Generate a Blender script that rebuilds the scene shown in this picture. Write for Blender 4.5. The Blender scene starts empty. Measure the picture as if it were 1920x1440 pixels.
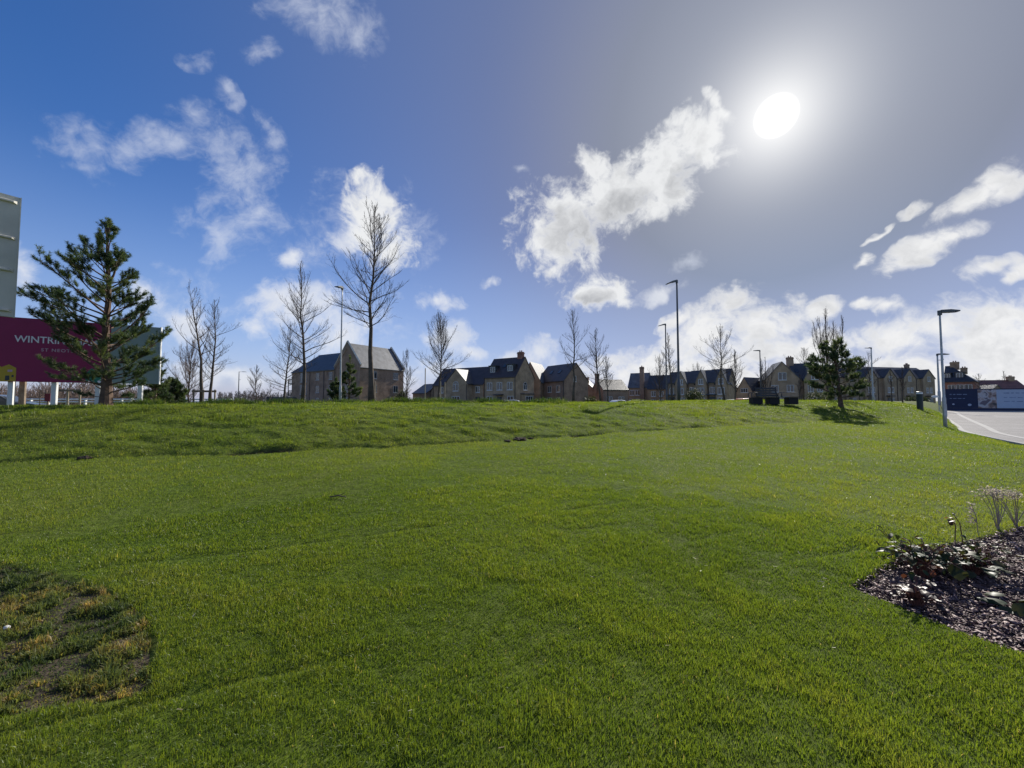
import bpy, bmesh, math, random
import numpy as np
from mathutils import Vector, Matrix, Euler

SC = bpy.context.scene
COL = SC.collection
R = math.radians
rng = np.random.default_rng(7)
random.seed(7)

# ------------------------------------------------------------------ camera
F = 723.0                      # focal length in pixels of the 1920 px wide photograph
EYE = 1.6
PITCH = math.atan(32.0 / F)
CP, SP = math.cos(PITCH), math.sin(PITCH)

def ray(px, py):
    xc, yc = (px - 960) / F, (720 - py) / F
    return xc, CP - yc * SP, SP + yc * CP

def W(px, py, d):
    """world point seen at photo pixel (px, py) when it lies d metres ahead (along +Y)"""
    x, y, z = ray(px, py)
    return Vector((x / y * d, d, EYE + z / y * d))

cam = bpy.data.cameras.new('camera')
cam.sensor_width = 36.0
cam.lens = F / 1920 * 36.0
cam.clip_start = 0.05
cam.clip_end = 6000
camo = bpy.data.objects.new('camera', cam)
COL.objects.link(camo)
camo.location = (0, 0, EYE)
camo.rotation_euler = (math.pi / 2 + PITCH, 0, 0)
SC.camera = camo

# ------------------------------------------------------------------ noise
def _hash(ix, iy, seed):
    h = (ix.astype(np.int64) * 374761393 + iy.astype(np.int64) * 668265263 + seed * 1442695041) & 0xffffffff
    h = ((h ^ (h >> 13)) * 1274126177) & 0xffffffff
    h = h ^ (h >> 16)
    return (h & 0xffff) / 65535.0

def vnoise(x, y, seed=0):
    x = np.asarray(x, float); y = np.asarray(y, float)
    ix, iy = np.floor(x), np.floor(y)
    fx, fy = x - ix, y - iy
    fx = fx * fx * (3 - 2 * fx); fy = fy * fy * (3 - 2 * fy)
    a = _hash(ix, iy, seed); b = _hash(ix + 1, iy, seed)
    c = _hash(ix, iy + 1, seed); d = _hash(ix + 1, iy + 1, seed)
    return (a * (1 - fx) + b * fx) * (1 - fy) + (c * (1 - fx) + d * fx) * fy

def fbm(x, y, seed=0, oct=4):
    s = 0; amp = 0.5; t = 0
    for o in range(oct):
        s = s + amp * vnoise(x * 2 ** o + 17.3 * o, y * 2 ** o - 9.1 * o, seed + o * 31)
        t += amp; amp *= 0.5
    return s / t                       # 0..1

def sstep(a, b, x):
    t = np.clip((x - a) / (b - a), 0, 1)
    return t * t * (3 - 2 * t)

# ------------------------------------------------------------------ mesh builder
class MB:
    def __init__(self):
        self.v = []; self.f = []; self.m = []; self.n = 0
    def add(self, verts, faces, mi=0):
        o = self.n
        self.v.append(np.asarray(verts, float).reshape(-1, 3)); self.n += len(verts)
        for f in faces:
            self.f.append([i + o for i in f]); self.m.append(mi)
    def box(self, c, s, rz=0.0, mi=0, rot=None):
        hx, hy, hz = s[0] / 2, s[1] / 2, s[2] / 2
        p = np.array([(-hx, -hy, -hz), (hx, -hy, -hz), (hx, hy, -hz), (-hx, hy, -hz), (-hx, -hy, hz), (hx, -hy, hz), (hx, hy, hz), (-hx, hy, hz)])
        if rot is not None:
            M = np.array(rot.to_matrix()); p = p @ M.T
        elif rz:
            c_, s_ = math.cos(rz), math.sin(rz)
            p = p @ np.array([[c_, s_, 0], [-s_, c_, 0], [0, 0, 1]])
        self.add(p + np.array(c), [(0, 3, 2, 1), (4, 5, 6, 7), (0, 1, 5, 4), (1, 2, 6, 5), (2, 3, 7, 6), (3, 0, 4, 7)], mi)
    def bb(self, x0, x1, y0, y1, z0, z1, mi=0):
        self.box(((x0 + x1) / 2, (y0 + y1) / 2, (z0 + z1) / 2), (x1 - x0, y1 - y0, z1 - z0), mi=mi)
    def tube(self, pts, rad, sides=6, cap=True, mi=0):
        pts = np.asarray(pts, float); n = len(pts)
        rad = np.asarray(rad, float) * np.ones(n)
        t = np.gradient(pts, axis=0)
        t /= (np.linalg.norm(t, axis=1)[:, None] + 1e-9)
        up = np.array([0, 0, 1.0]) if abs(t[0][2]) < 0.9 else np.array([1.0, 0, 0])
        u = np.cross(t, up); u /= (np.linalg.norm(u, axis=1)[:, None] + 1e-9)
        w = np.cross(t, u)
        a = np.arange(sides) * 2 * math.pi / sides
        ring = pts[:, None, :] + rad[:, None, None] * (np.cos(a)[None, :, None] * u[:, None, :] + np.sin(a)[None, :, None] * w[:, None, :])
        fs = []
        for i in range(n - 1):
            for k in range(sides):
                k2 = (k + 1) % sides
                fs.append((i * sides + k, i * sides + k2, (i + 1) * sides + k2, (i + 1) * sides + k))
        if cap and sides > 3:
            fs.append(tuple(range(sides))[::-1]); fs.append(tuple((n - 1) * sides + k for k in range(sides)))
        self.add(ring.reshape(-1, 3), fs, mi)
    def prism(self, poly, axis, a, b, mi=0):
        """extrude a 2-D polygon along 'x', 'y' or 'z' from a to b"""
        def P(p, t):
            return {'x': (t, p[0], p[1]), 'y': (p[0], t, p[1]), 'z': (p[0], p[1], t)}[axis]
        n = len(poly)
        vs = [P(p, a) for p in poly] + [P(p, b) for p in poly]
        fs = [tuple(range(n))[::-1], tuple(range(n, 2 * n))] + [(i, (i + 1) % n, n + (i + 1) % n, n + i) for i in range(n)]
        self.add(vs, fs, mi)
    def build(self, name, mat, parent=None, smooth=False):
        me = bpy.data.meshes.new(name)
        if self.n:
            V = np.concatenate(self.v)
            me.from_pydata(V.tolist(), [], self.f)
        mats = mat if isinstance(mat, (list, tuple)) else [mat]
        for m in mats: me.materials.append(m)
        if len(mats) > 1: me.polygons.foreach_set('material_index', self.m)
        bm = bmesh.new(); bm.from_mesh(me); bmesh.ops.recalc_face_normals(bm, faces=bm.faces); bm.to_mesh(me); bm.free()
        if smooth: me.polygons.foreach_set('use_smooth', [True] * len(me.polygons))
        o = bpy.data.objects.new(name, me); COL.objects.link(o)
        if parent: o.parent = parent
        return o

def fast_mesh(name, V, faces_n, idx, mat, attr=None, parent=None):
    """big mesh straight from numpy: V (n,3), idx flat loop indices, all faces with faces_n corners"""
    me = bpy.data.meshes.new(name)
    nf = len(idx) // faces_n
    me.vertices.add(len(V)); me.vertices.foreach_set('co', np.ascontiguousarray(V, dtype=np.float32).ravel())
    me.loops.add(len(idx)); me.loops.foreach_set('vertex_index', np.ascontiguousarray(idx, dtype=np.int32))
    me.polygons.add(nf)
    me.polygons.foreach_set('loop_start', np.arange(0, len(idx), faces_n, dtype=np.int32))
    me.update(calc_edges=True)
    if attr:
        for k, a in attr.items():
            at = me.attributes.new(k, 'FLOAT', 'POINT'); at.data.foreach_set('value', np.ascontiguousarray(a, dtype=np.float32))
    me.materials.append(mat)
    o = bpy.data.objects.new(name, me); COL.objects.link(o)
    if parent: o.parent = parent
    return o

def tag(o, label=None, cat=None, group=None, kind=None):
    if label: o['label'] = label
    if cat: o['category'] = cat
    if group: o['group'] = group
    if kind: o['kind'] = kind
    return o

def empty(name, loc, rz=0.0, label=None, cat=None, group=None):
    o = bpy.data.objects.new(name, None); COL.objects.link(o)
    o.empty_display_size = 0.2
    o.location = loc; o.rotation_euler = (0, 0, rz)
    return tag(o, label, cat, group)

# ------------------------------------------------------------------ materials
def nodes_of(m):
    m.use_nodes = True
    nt = m.node_tree; nt.nodes.clear()
    out = nt.nodes.new('ShaderNodeOutputMaterial')
    return nt, out
def N(nt, t, **kw):
    n = nt.nodes.new('ShaderNode' + t)
    for k, v in kw.items():
        if k.startswith('i_'):
            n.inputs[int(k[2:])].default_value = v
        else: setattr(n, k, v)
    return n
def ramp(nt, fac, stops, interp='LINEAR'):
    r = nt.nodes.new('ShaderNodeValToRGB'); cr = r.color_ramp; cr.interpolation = interp
    while len(cr.elements) < len(stops): cr.elements.new(0.5)
    for e, (p, c) in zip(cr.elements, stops): e.position = p; e.color = (c[0], c[1], c[2], 1)
    nt.links.new(fac, r.inputs[0]); return r.outputs[0]

def mat(name, col, rough=0.8, spec=0.3, metal=0.0, var=0.25, scale=3.0, bump=0.0, bscale=40.0, detail=5, col2=None):
    """principled surface whose colour wanders with a noise (never one flat value)"""
    m = bpy.data.materials.new(name); nt, out = nodes_of(m)
    b = N(nt, 'BsdfPrincipled'); nt.links.new(b.outputs[0], out.inputs[0])
    tc = N(nt, 'TexCoord')
    no = N(nt, 'TexNoise'); no.inputs['Scale'].default_value = scale; no.inputs['Detail'].default_value = detail
    nt.links.new(tc.outputs['Object'], no.inputs['Vector'])
    a = [c * (1 - var) for c in col]; z = [min(1, c * (1 + var)) for c in (col2 or col)]
    c = ramp(nt, no.outputs[0], [(0.3, a), (0.7, z)])
    nt.links.new(c, b.inputs['Base Color'])
    b.inputs['Roughness'].default_value = rough; b.inputs['Metallic'].default_value = metal
    b.inputs['Specular IOR Level'].default_value = spec
    if bump:
        n2 = N(nt, 'TexNoise'); n2.inputs['Scale'].default_value = bscale; n2.inputs['Detail'].default_value = 6
        nt.links.new(tc.outputs['Object'], n2.inputs['Vector'])
        bp = N(nt, 'Bump'); bp.inputs['Strength'].default_value = bump; bp.inputs['Distance'].default_value = 0.02
        nt.links.new(n2.outputs[0], bp.inputs['Height']); nt.links.new(bp.outputs[0], b.inputs['Normal'])
    return m

def brick_mat(name, c1, c2, mortar):
    m = bpy.data.materials.new(name); nt, out = nodes_of(m)
    b = N(nt, 'BsdfPrincipled'); nt.links.new(b.outputs[0], out.inputs[0])
    tc = N(nt, 'TexCoord'); sx = N(nt, 'SeparateXYZ'); nt.links.new(tc.outputs['Object'], sx.inputs[0])
    ad = N(nt, 'Math', operation='ADD'); nt.links.new(sx.outputs[0], ad.inputs[0]); nt.links.new(sx.outputs[1], ad.inputs[1])
    cx = N(nt, 'CombineXYZ'); nt.links.new(ad.outputs[0], cx.inputs[0]); nt.links.new(sx.outputs[2], cx.inputs[1])
    br = N(nt, 'TexBrick'); nt.links.new(cx.outputs[0], br.inputs['Vector'])
    br.inputs['Color1'].default_value = (*c1, 1); br.inputs['Color2'].default_value = (*c2, 1); br.inputs['Mortar'].default_value = (*mortar, 1)
    br.inputs['Scale'].default_value = 4.4; br.inputs['Mortar Size'].default_value = 0.03
    no = N(nt, 'TexNoise'); no.inputs['Scale'].default_value = 0.9; no.inputs['Detail'].default_value = 8
    nt.links.new(tc.outputs['Object'], no.inputs['Vector'])
    mr = N(nt, 'MapRange'); mr.inputs[1].default_value = .3; mr.inputs[2].default_value = .7; mr.inputs[3].default_value = .7; mr.inputs[4].default_value = 1.25
    nt.links.new(no.outputs[0], mr.inputs[0])
    mx = N(nt, 'Mix', data_type='RGBA', blend_type='MULTIPLY'); mx.inputs[0].default_value = 1
    nt.links.new(br.outputs[0], mx.inputs[6]); nt.links.new(mr.outputs[0], mx.inputs[7])
    nt.links.new(mx.outputs[2], b.inputs['Base Color'])
    b.inputs['Roughness'].default_value = .9; b.inputs['Specular IOR Level'].default_value = .2
    return m

def roof_mat(name, col, rough=0.42, spec=0.5):
    m = bpy.data.materials.new(name); nt, out = nodes_of(m)
    b = N(nt, 'BsdfPrincipled'); nt.links.new(b.outputs[0], out.inputs[0])
    tc = N(nt, 'TexCoord')
    no = N(nt, 'TexNoise'); no.inputs['Scale'].default_value = 1.2; no.inputs['Detail'].default_value = 8
    nt.links.new(tc.outputs['Object'], no.inputs['Vector'])
    c = ramp(nt, no.outputs[0], [(.3, [k * .7 for k in col]), (.7, [k * 1.35 for k in col])]); nt.links.new(c, b.inputs['Base Color'])
    wv = N(nt, 'TexWave', wave_type='BANDS', bands_direction='Z'); wv.inputs['Scale'].default_value = 1.9; wv.inputs['Distortion'].default_value = .5
    wv.wave_profile = 'SAW'
    nt.links.new(tc.outputs['Object'], wv.inputs['Vector'])
    bp = N(nt, 'Bump'); bp.inputs['Strength'].default_value = .35; bp.inputs['Distance'].default_value = .03
    nt.links.new(wv.outputs[1], bp.inputs['Height']); nt.links.new(bp.outputs[0], b.inputs['Normal'])
    b.inputs['Roughness'].default_value = rough; b.inputs['Specular IOR Level'].default_value = spec
    return m

def leaf_mat(name, stops, trans=0.5, attr='tint', rough=.5, spec=.25, tmul=(1.5, 1.35, .6)):
    """thin leaf or blade: reflects and lets light through"""
    m = bpy.data.materials.new(name); nt, out = nodes_of(m)
    at = N(nt, 'Attribute', attribute_name=attr)
    c = ramp(nt, at.outputs['Fac'], stops)
    p = N(nt, 'BsdfPrincipled'); p.inputs['Roughness'].default_value = rough; p.inputs['Specular IOR Level'].default_value = spec
    nt.links.new(c, p.inputs['Base Color'])
    t = N(nt, 'BsdfTranslucent')
    mu = N(nt, 'Mix', data_type='RGBA', blend_type='MULTIPLY'); mu.inputs[0].default_value = 1; mu.inputs[7].default_value = (*tmul, 1)
    nt.links.new(c, mu.inputs[6]); nt.links.new(mu.outputs[2], t.inputs[0])
    mx = N(nt, 'MixShader'); mx.inputs[0].default_value = trans
    nt.links.new(p.outputs[0], mx.inputs[1]); nt.links.new(t.outputs[0], mx.inputs[2]); nt.links.new(mx.outputs[0], out.inputs[0])
    return m
SUN_STRENGTH = 5.0
SKY_STRENGTH = 0.13
EXPOSURE = 0.4
SKY_SAT = 1.35; SKY_HUE = 0.5; SKY_TINT = (.80, .655, .80)
AUR1 = 1.0
# ------------------------------------------------------------------ sun and sky
_s = Vector(ray(1455, 218)).normalized()
SUN = _s
SUN_EL = math.asin(_s.z); SUN_AZ = math.atan2(_s.x, _s.y)
sl = bpy.data.lights.new('sun', 'SUN'); sl.energy = SUN_STRENGTH; sl.angle = R(0.53); sl.color = (1.0, 0.95, 0.86)
slo = bpy.data.objects.new('sun', sl); COL.objects.link(slo)
slo.rotation_euler = (-_s).to_track_quat('-Z', 'Y').to_euler()
slo.location = (40, 60, 60)

world = bpy.data.worlds.new('World'); SC.world = world; world.use_nodes = True
nt = world.node_tree; nt.nodes.clear()
LK = nt.links.new
wo = nt.nodes.new('ShaderNodeOutputWorld')
def mth(op, a, b=None, c=None, clamp=False):
    n = N(nt, 'Math', operation=op); n.use_clamp = clamp
    for i, v in enumerate((a, b, c)):
        if v is None: continue
        if isinstance(v, (int, float)): n.inputs[i].default_value = v
        else: LK(v, n.inputs[i])
    return n.outputs[0]
def vmth(op, a, b=None, scale=None):
    n = N(nt, 'VectorMath', operation=op)
    for i, v in enumerate((a, b)):
        if v is None: continue
        if isinstance(v, (tuple, list, Vector)): n.inputs[i].default_value = tuple(v)
        else: LK(v, n.inputs[i])
    if scale is not None: n.inputs['Scale'].default_value = scale
    return n
def mrange(x, a, b, c=0.0, d=1.0, smooth=True):
    n = N(nt, 'MapRange'); n.interpolation_type = 'SMOOTHSTEP' if smooth else 'LINEAR'
    LK(x, n.inputs[0])
    for i, v in zip((1, 2, 3, 4), (a, b, c, d)): n.inputs[i].default_value = v
    return n.outputs[0]
def mixc(f, a, b, blend='MIX'):
    n = N(nt, 'Mix', data_type='RGBA', blend_type=blend)
    for i, v in ((0, f), (6, a), (7, b)):
        if isinstance(v, (int, float)): n.inputs[i].default_value = v
        elif isinstance(v, tuple): n.inputs[i].default_value = (*v, 1)
        else: LK(v, n.inputs[i])
    return n.outputs[2]

tc = N(nt, 'TexCoord'); D0 = tc.outputs['Generated']           # world direction
Dn = vmth('NORMALIZE', D0).outputs[0]
sep = N(nt, 'SeparateXYZ'); LK(Dn, sep.inputs[0])
az = mth('ARCTAN2', sep.outputs[0], sep.outputs[1])            # 0 ahead, + to the right
el = mth('ARCSINE', sep.outputs[2])
ae = N(nt, 'CombineXYZ'); LK(az, ae.inputs[0]); LK(el, ae.inputs[1]); AE = ae.outputs[0]

sky = N(nt, 'TexSky'); sky.sky_type = 'NISHITA'; sky.sun_disc = False
sky.sun_elevation = SUN_EL; sky.sun_rotation = SUN_AZ
sky.altitude = 50; sky.air_density = 1.0; sky.dust_density = 0.6; sky.ozone_density = 2.0
# clear-air colour, pulled towards the deeper blue of the photograph away from the sun
hs = N(nt, 'HueSaturation'); hs.inputs['Saturation'].default_value = SKY_SAT; hs.inputs['Hue'].default_value = SKY_HUE; LK(sky.outputs[0], hs.inputs['Color'])
base = hs.outputs[0]
base = mixc(1.0, base, SKY_TINT, 'MULTIPLY')

ang = mth('ARCCOSINE', mth('MINIMUM', vmth('DOT_PRODUCT', Dn, SUN).outputs['Value'], 0.999999))
SKYS = SKY_STRENGTH
def K(v): return tuple(x / SKYS / 2 ** EXPOSURE for x in v)      # a radiance as it should leave the background

def dirae(px, py):
    v = Vector(ray(px, py)).normalized()
    return np.array([math.atan2(v.x, v.y), math.asin(v.z)])

def blobs(lst):
    """signed closeness to a set of cloud bodies: 1 at a centre, 0 on its rim (positions in azimuth / elevation)"""
    global WARP_NOW, QPREV
    q = None
    for ib, (px, py, rx, ry, rot) in enumerate(lst):
        if ib % 12 == 0 and (q or QPREV):      # evaluate in batches (keeps the node stack small)
            n = N(nt, 'VectorMath', operation='MULTIPLY_ADD'); LK(q or QPREV, n.inputs[0]); n.inputs[1].default_value = (1e-9,) * 3; LK(WARP, n.inputs[2]); WARP_NOW = n.outputs[0]
        c = dirae(px, py); r = R(rot); ca, sa = math.cos(r), math.sin(r)
        ex = (dirae(px + rx * ca * .5, py - rx * sa * .5) - dirae(px - rx * ca * .5, py + rx * sa * .5))
        ey = (dirae(px - ry * sa * .5, py - ry * ca * .5) - dirae(px + ry * sa * .5, py + ry * ca * .5))
        mp = N(nt, 'Mapping'); mp.vector_type = 'TEXTURE'
        mp.inputs['Location'].default_value = (c[0], c[1], 0)
        mp.inputs['Rotation'].default_value = (0, 0, math.atan2(ex[1], ex[0]))
        mp.inputs['Scale'].default_value = (np.hypot(*ex), np.hypot(*ey), 1)
        LK(WARP_NOW, mp.inputs['Vector'])
        l = vmth('LENGTH', mp.outputs[0]).outputs['Value']
        q = l if q is None else mth('SMOOTH_MIN', q, l, 0.35)
    QPREV = q
    q = mth('SUBTRACT', 1.0, q)
    return mth('MINIMUM', q, mth('MULTIPLY', q, 2.6))

def noise(vec, scale, detail, rough=.55, lac=2.0, dist=0.0, color=False):
    n = N(nt, 'TexNoise'); n.inputs['Scale'].default_value = scale; n.inputs['Detail'].default_value = detail
    n.inputs['Roughness'].default_value = rough; n.inputs['Lacunarity'].default_value = lac; n.inputs['Distortion'].default_value = dist
    LK(vec, n.inputs['Vector']); return n.outputs[1 if color else 0]

# billowing edges: the coordinates themselves wander
wn = noise(Dn, 5.5, 4, .6, color=True)
wv = vmth('SUBTRACT', wn, (.5, .5, .5)).outputs[0]
WARP = vmth('ADD', AE, vmth('SCALE', wv, scale=0.11).outputs[0]).outputs[0]
WARP_NOW, QPREV = WARP, None
DW = vmth('ADD', Dn, vmth('SCALE', wv, scale=0.10).outputs[0]).outputs[0]
n_big = noise(DW, 9.0, 6, .58)
n_fine = noise(DW, 26.0, 5, .62)
st = N(nt, 'Mapping'); st.inputs['Rotation'].default_value = (R(20), R(-30), R(-25)); st.inputs['Scale'].default_value = (1, 3.2, 2.4)
LK(DW, st.inputs['Vector'])
n_str = noise(st.outputs[0], 7.0, 6, .62)

def cloud(q, nz, gain, nb, w, off=0.0):
    x = mth('ADD', mth('MULTIPLY', q, gain), mth('MULTIPLY', mth('SUBTRACT', nz, .5), nb))
    x = mth('ADD', x, off)
    return x, mrange(x, 0.0, w)

nz_c = mth('ADD', mth('MULTIPLY', n_big, .5), mth('MULTIPLY', n_fine, .5))
n_f0 = nz_f = noise(DW, 16.0, 6, .62)
nz_r = mth('ADD', mth('MULTIPLY', n_str, .5), mth('MULTIPLY', n_f0, .5))
nz_w = mth('ADD', mth('MULTIPLY', n_str, .6), mth('MULTIPLY', n_fine, .4))

cumulus = [(1060, 420, 120, 95, 20), (1150, 375, 130, 75, 25), (1250, 320, 105, 70, 40), (1320, 270, 60, 75, 60), (1350, 205, 22, 50, 55), (1030, 450, 55, 45, 0),
           (1118, 300, 40, 45, 70), (1108, 545, 72, 34, 8), (700, 405, 60, 80, -20), (735, 470, 60, 60, -35)]
shades = [(1085, 425, 75, 45, 10), (1160, 385, 60, 30, 25), (1110, 550, 35, 16, 5), (1285, 335, 40, 22, 40)]
soft = [(650, 450, 60, 45, 0), (820, 568, 55, 26, 0), (915, 530, 22, 14, 10), (560, 565, 85, 55, 20), (540, 480, 26, 22, 0), (490, 600, 45, 30, 0),
        (360, 595, 60, 52, 0), (830, 640, 60, 40, 0), (640, 635, 60, 60, 0), (1005, 665, 50, 34, 0), (955, 674, 40, 22, 0), (880, 665, 40, 20, 0),
        (1235, 545, 60, 20, 12), (275, 560, 50, 40, 0), (45, 520, 45, 50, 0), (700, 700, 220, 26, 0), (430, 705, 120, 30, 0), (960, 705, 160, 24, 0)]
wisps = [(150, 270, 100, 60, -30), (160, 315, 100, 34, -25), (320, 280, 120, 60, 18), (375, 235, 45, 38, 0),
         (440, 330, 95, 70, -40), (470, 400, 80, 70, -30), (410, 440, 70, 60, 0), (510, 275, 30, 45, 10),
         (600, 30, 130, 75, -15), (660, 65, 60, 60, 0), (490, 100, 45, 30, 15), (435, 185, 40, 26, -40), (378, 112, 40, 30, 10),
         (700, 440, 130, 110, 0), (600, 470, 90, 40, 10), (620, 600, 160, 90, 0), (350, 590, 110, 80, 0),
         (1285, 490, 48, 18, 20), (985, 325, 22, 12, 0)]
right = [(1850, 355, 130, 28, 38), (1905, 345, 70, 26, 30), (1740, 470, 110, 26, 26), (1800, 440, 60, 22, 15), (1640, 487, 22, 14, 20), (1730, 390, 34, 14, 35),
         (1850, 498, 70, 17, 10), (1910, 505, 40, 15, 20), (1660, 440, 40, 6, 32),
         (1380, 575, 60, 40, 25), (1330, 620, 110, 60, 30), (1430, 610, 80, 55, 20), (1545, 580, 60, 22, 15), (1620, 572, 22, 12, 0), (1660, 575, 34, 22, 10),
         (1760, 610, 110, 60, 20), (1860, 590, 80, 70, 25), (1690, 650, 110, 45, 10), (1850, 660, 160, 60, 0), (1500, 655, 200, 50, 0), (1310, 680, 190, 42, 0),
         (1230, 700, 130, 44, 0), (1700, 712, 420, 75, 0), (1400, 718, 380, 62, 0), (1850, 640, 200, 70, 0), (1270, 595, 50, 18, 25)]

def stack(colr, q, nz, gain, nb, w, off, op, lo, hi, shade, n_detail, nd):
    """one family of clouds: shade is a soft 0..1 field where the cloud is thick enough to look grey"""
    x, a = cloud(q, nz, gain, nb, w, off)
    tex = mth('MULTIPLY', mth('SUBTRACT', n_detail, .5), nd)
    body = mth('ADD', shade, tex, clamp=True) if shade is not None else mth('ADD', tex, .12, clamp=True)
    body = mth('MULTIPLY', body, mrange(x, .35, 1.1, 0, 1))
    c = mixc(body, K(hi), K(lo))
    return mixc(mth('MULTIPLY', a, op), colr, c)

# brightening and greying towards the sun (thin haze in front of it)
aur = mth('POWER', mrange(ang, R(72), R(17), 0.0, 1.0, smooth=False), 1.25)
base = mixc(mth('MULTIPLY', aur, AUR1), base, K((.160, .192, .290)))
base = mixc(mth('MULTIPLY', mth('POWER', mrange(ang, R(34), R(3), 0.0, 1.0, smooth=False), 1.8), .46), base, K((.80, .82, .86)))
# pale haze at the horizon
hz = mrange(el, R(27), R(-2), 0, 1)
base = mixc(mth('MULTIPLY', hz, .6), base, K((.37, .52, .82)))

behind = mrange(mth('ABSOLUTE', az), R(70), R(95), 0, 1)
c = base
c = stack(c, mth('MULTIPLY', behind, 1.6), n_big, 1.0, 4.0, .6, -1.7, .8, (.55, .58, .64), (.85, .86, .88), None, n_fine, 2.0)
c = stack(c, blobs(wisps), nz_w, .75, 3.8, 1.5, .1, .66, (.62, .68, .82), (.76, .80, .89), None, n_fine, 2.0)
c = stack(c, blobs(soft), nz_c, 1.0, 3.6, 1.25, .12, .86, (.60, .65, .75), (.82, .84, .89), None, n_big, 2.2)
c = stack(c, blobs(cumulus), nz_c, 1.05, 4.9, 1.0, .18, .96, (.48, .49, .51), (.86, .87, .88), mth('MULTIPLY', mrange(blobs(shades), -.5, .75, 0, 1), .85), nz_f, 2.4)
c = stack(c, blobs(right), nz_r, 1.05, 4.6, 1.1, .24, .95, (.60, .61, .63), (.90, .90, .90), None, n_str, 3.2)
glow = mth('POWER', mrange(ang, R(13), R(1.6), 0.0, 1.0, smooth=False), 3.0)
c = mixc(mth('MULTIPLY', glow, .9), c, K((1.05, 1.05, 1.05)))
disc = mrange(ang, R(2.15), R(1.2), 0, 1)
c = mixc(disc, c, K((2.5, 2.45, 2.35)))
bg = N(nt, 'Background'); bg.inputs[1].default_value = SKYS
LK(c, bg.inputs[0]); LK(bg.outputs[0], wo.inputs[0])

SC.view_settings.view_transform = 'Standard'; SC.view_settings.look = 'None'
SC.view_settings.exposure = EXPOSURE; SC.view_settings.gamma = 1.0
try: SC.view_settings.use_curve_mapping = False
except Exception: pass
world.cycles.sampling_method = 'MANUAL'; world.cycles.sample_map_resolution = 256
# ------------------------------------------------------------------ terrain
TOE_X = np.array([-60, -25, -14, -10.1, -8.2, -5.57, -4.0, .15, 2.5, 8.7, 13.0, 30.0, 80])
TOE_Y = np.array([-6, 2.0, 6.3, 7.6, 8.26, 8.75, 9.3, 10.6, 11.8, 14.3, 16.0, 24.0, 50])
EDGE = np.array([(60, -8), (30, -1), (18.5, 4), (15.2, 7), (14.4, 9.4), (14.7, 11.1), (16.9, 13.7), (18.1, 15.7), (20.4, 17.6), (25.5, 22.5), (33.0, 29.6), (40.0, 36.0), (44.5, 42.5), (60, 60)])

def edge_dist(x, y):
    """distance to the paving edge, negative on the paved side (to the right of the edge)"""
    x = np.asarray(x, float); y = np.asarray(y, float)
    best = np.full(np.broadcast(x, y).shape, 1e9); sgn = np.ones_like(best)
    for (x0, y0), (x1, y1) in zip(EDGE[:-1], EDGE[1:]):
        dx, dy = x1 - x0, y1 - y0; L = math.hypot(dx, dy)
        t = np.clip(((x - x0) * dx + (y - y0) * dy) / L ** 2, 0, 1)
        d = np.hypot(x - x0 - t * dx, y - y0 - t * dy)
        cr = dx * (y - y0) - dy * (x - x0)
        m = d < best - 1e-9
        best = np.where(m, d, best); sgn = np.where(m, np.where(cr >= 0, 1, -1), sgn)
    return best * sgn

def pave_z(x, y): return .28 + .012 * (np.asarray(y, float) - 11)

def base_h(x, y):
    x = np.asarray(x, float); y = np.asarray(y, float)
    ty = np.interp(x, TOE_X, TOE_Y); s = (y - ty) * .95
    r = np.hypot(x, y)
    plane = .05 * np.clip(y, -8, 30)
    plat = 1.49 - .016 * np.clip(-x - 10, 0, 20) + .012 * np.clip(x - 6, 0, 8)
    t = np.clip(s / 5.6, 0, 1)
    S = 1 - (1 - t) ** 1.7
    h = plane * (1 - S) + plat * S
    back = sstep(13, 34, s)
    h = h * (1 - back) + .3 * back
    # low grassy mound behind the crest
    h = h + .75 * np.exp(-(((x - 13.0) / 2.0) ** 2 + ((y - 40) / 2.0) ** 2))
    e = edge_dist(x, y); pz = pave_z(x, y)
    k = np.where(e > 0, 1 - np.exp(-np.clip(e, 0, 60) / 1.3), 0.0)
    far = sstep(44, 62, r)
    k = np.maximum(k, sstep(46, 58, r))
    h = np.where(e > 0, pz - .02 + (h - pz + .02) * k, (pz - .03) * (1 - far) + .3 * far)
    h = h * (1 - sstep(300, 1500, r)) + .0 * r
    return h

def toe_gap(x, y):
    """0..1: the broken strip of bare soil along the foot of the bank"""
    x = np.asarray(x, float); y = np.asarray(y, float)
    ty = np.interp(x, TOE_X, TOE_Y) + .22 * (vnoise(x * 1.3, x * 0 + 3.1, 5) - .5) + .1 * (vnoise(x * 5, x * 0 + 1.1, 6) - .5)
    s = (y - ty) * .95
    on = sstep(.54, .70, vnoise(x * .75 + 3.3, x * 0 + .5, 11)) * sstep(-13, -11.5, x) * (1 - sstep(2.2, 3.2, x))
    wid = .05 + .10 * vnoise(x * 2.2, x * 0 + 7.7, 12)
    return on * np.exp(-((s - .04) / wid) ** 2), s

def unpro(px, py, it=60):
    """ground point seen at a photo pixel"""
    x, y, z = ray(px, py); lo, hi = .5, 200.0
    t = lo
    prev = lo
    while t < hi:
        if EYE + z / y * t < float(base_h(x / y * t, t)): break
        prev = t; t *= 1.03
    a, b = prev, t
    for _ in range(40):
        m = (a + b) / 2
        if EYE + z / y * m < float(base_h(x / y * m, m)): b = m
        else: a = m
    return np.array([x / y * b, b])

def inside(poly, x, y):
    x = np.asarray(x, float); y = np.asarray(y, float); r = np.zeros(np.broadcast(x, y).shape, bool)
    n = len(poly)
    for i in range(n):
        x0, y0 = poly[i]; x1, y1 = poly[(i + 1) % n]
        c = ((y0 > y) != (y1 > y)) & (x < (x1 - x0) * (y - y0) / (y1 - y0 + 1e-12) + x0)
        r ^= c
    return r

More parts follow.
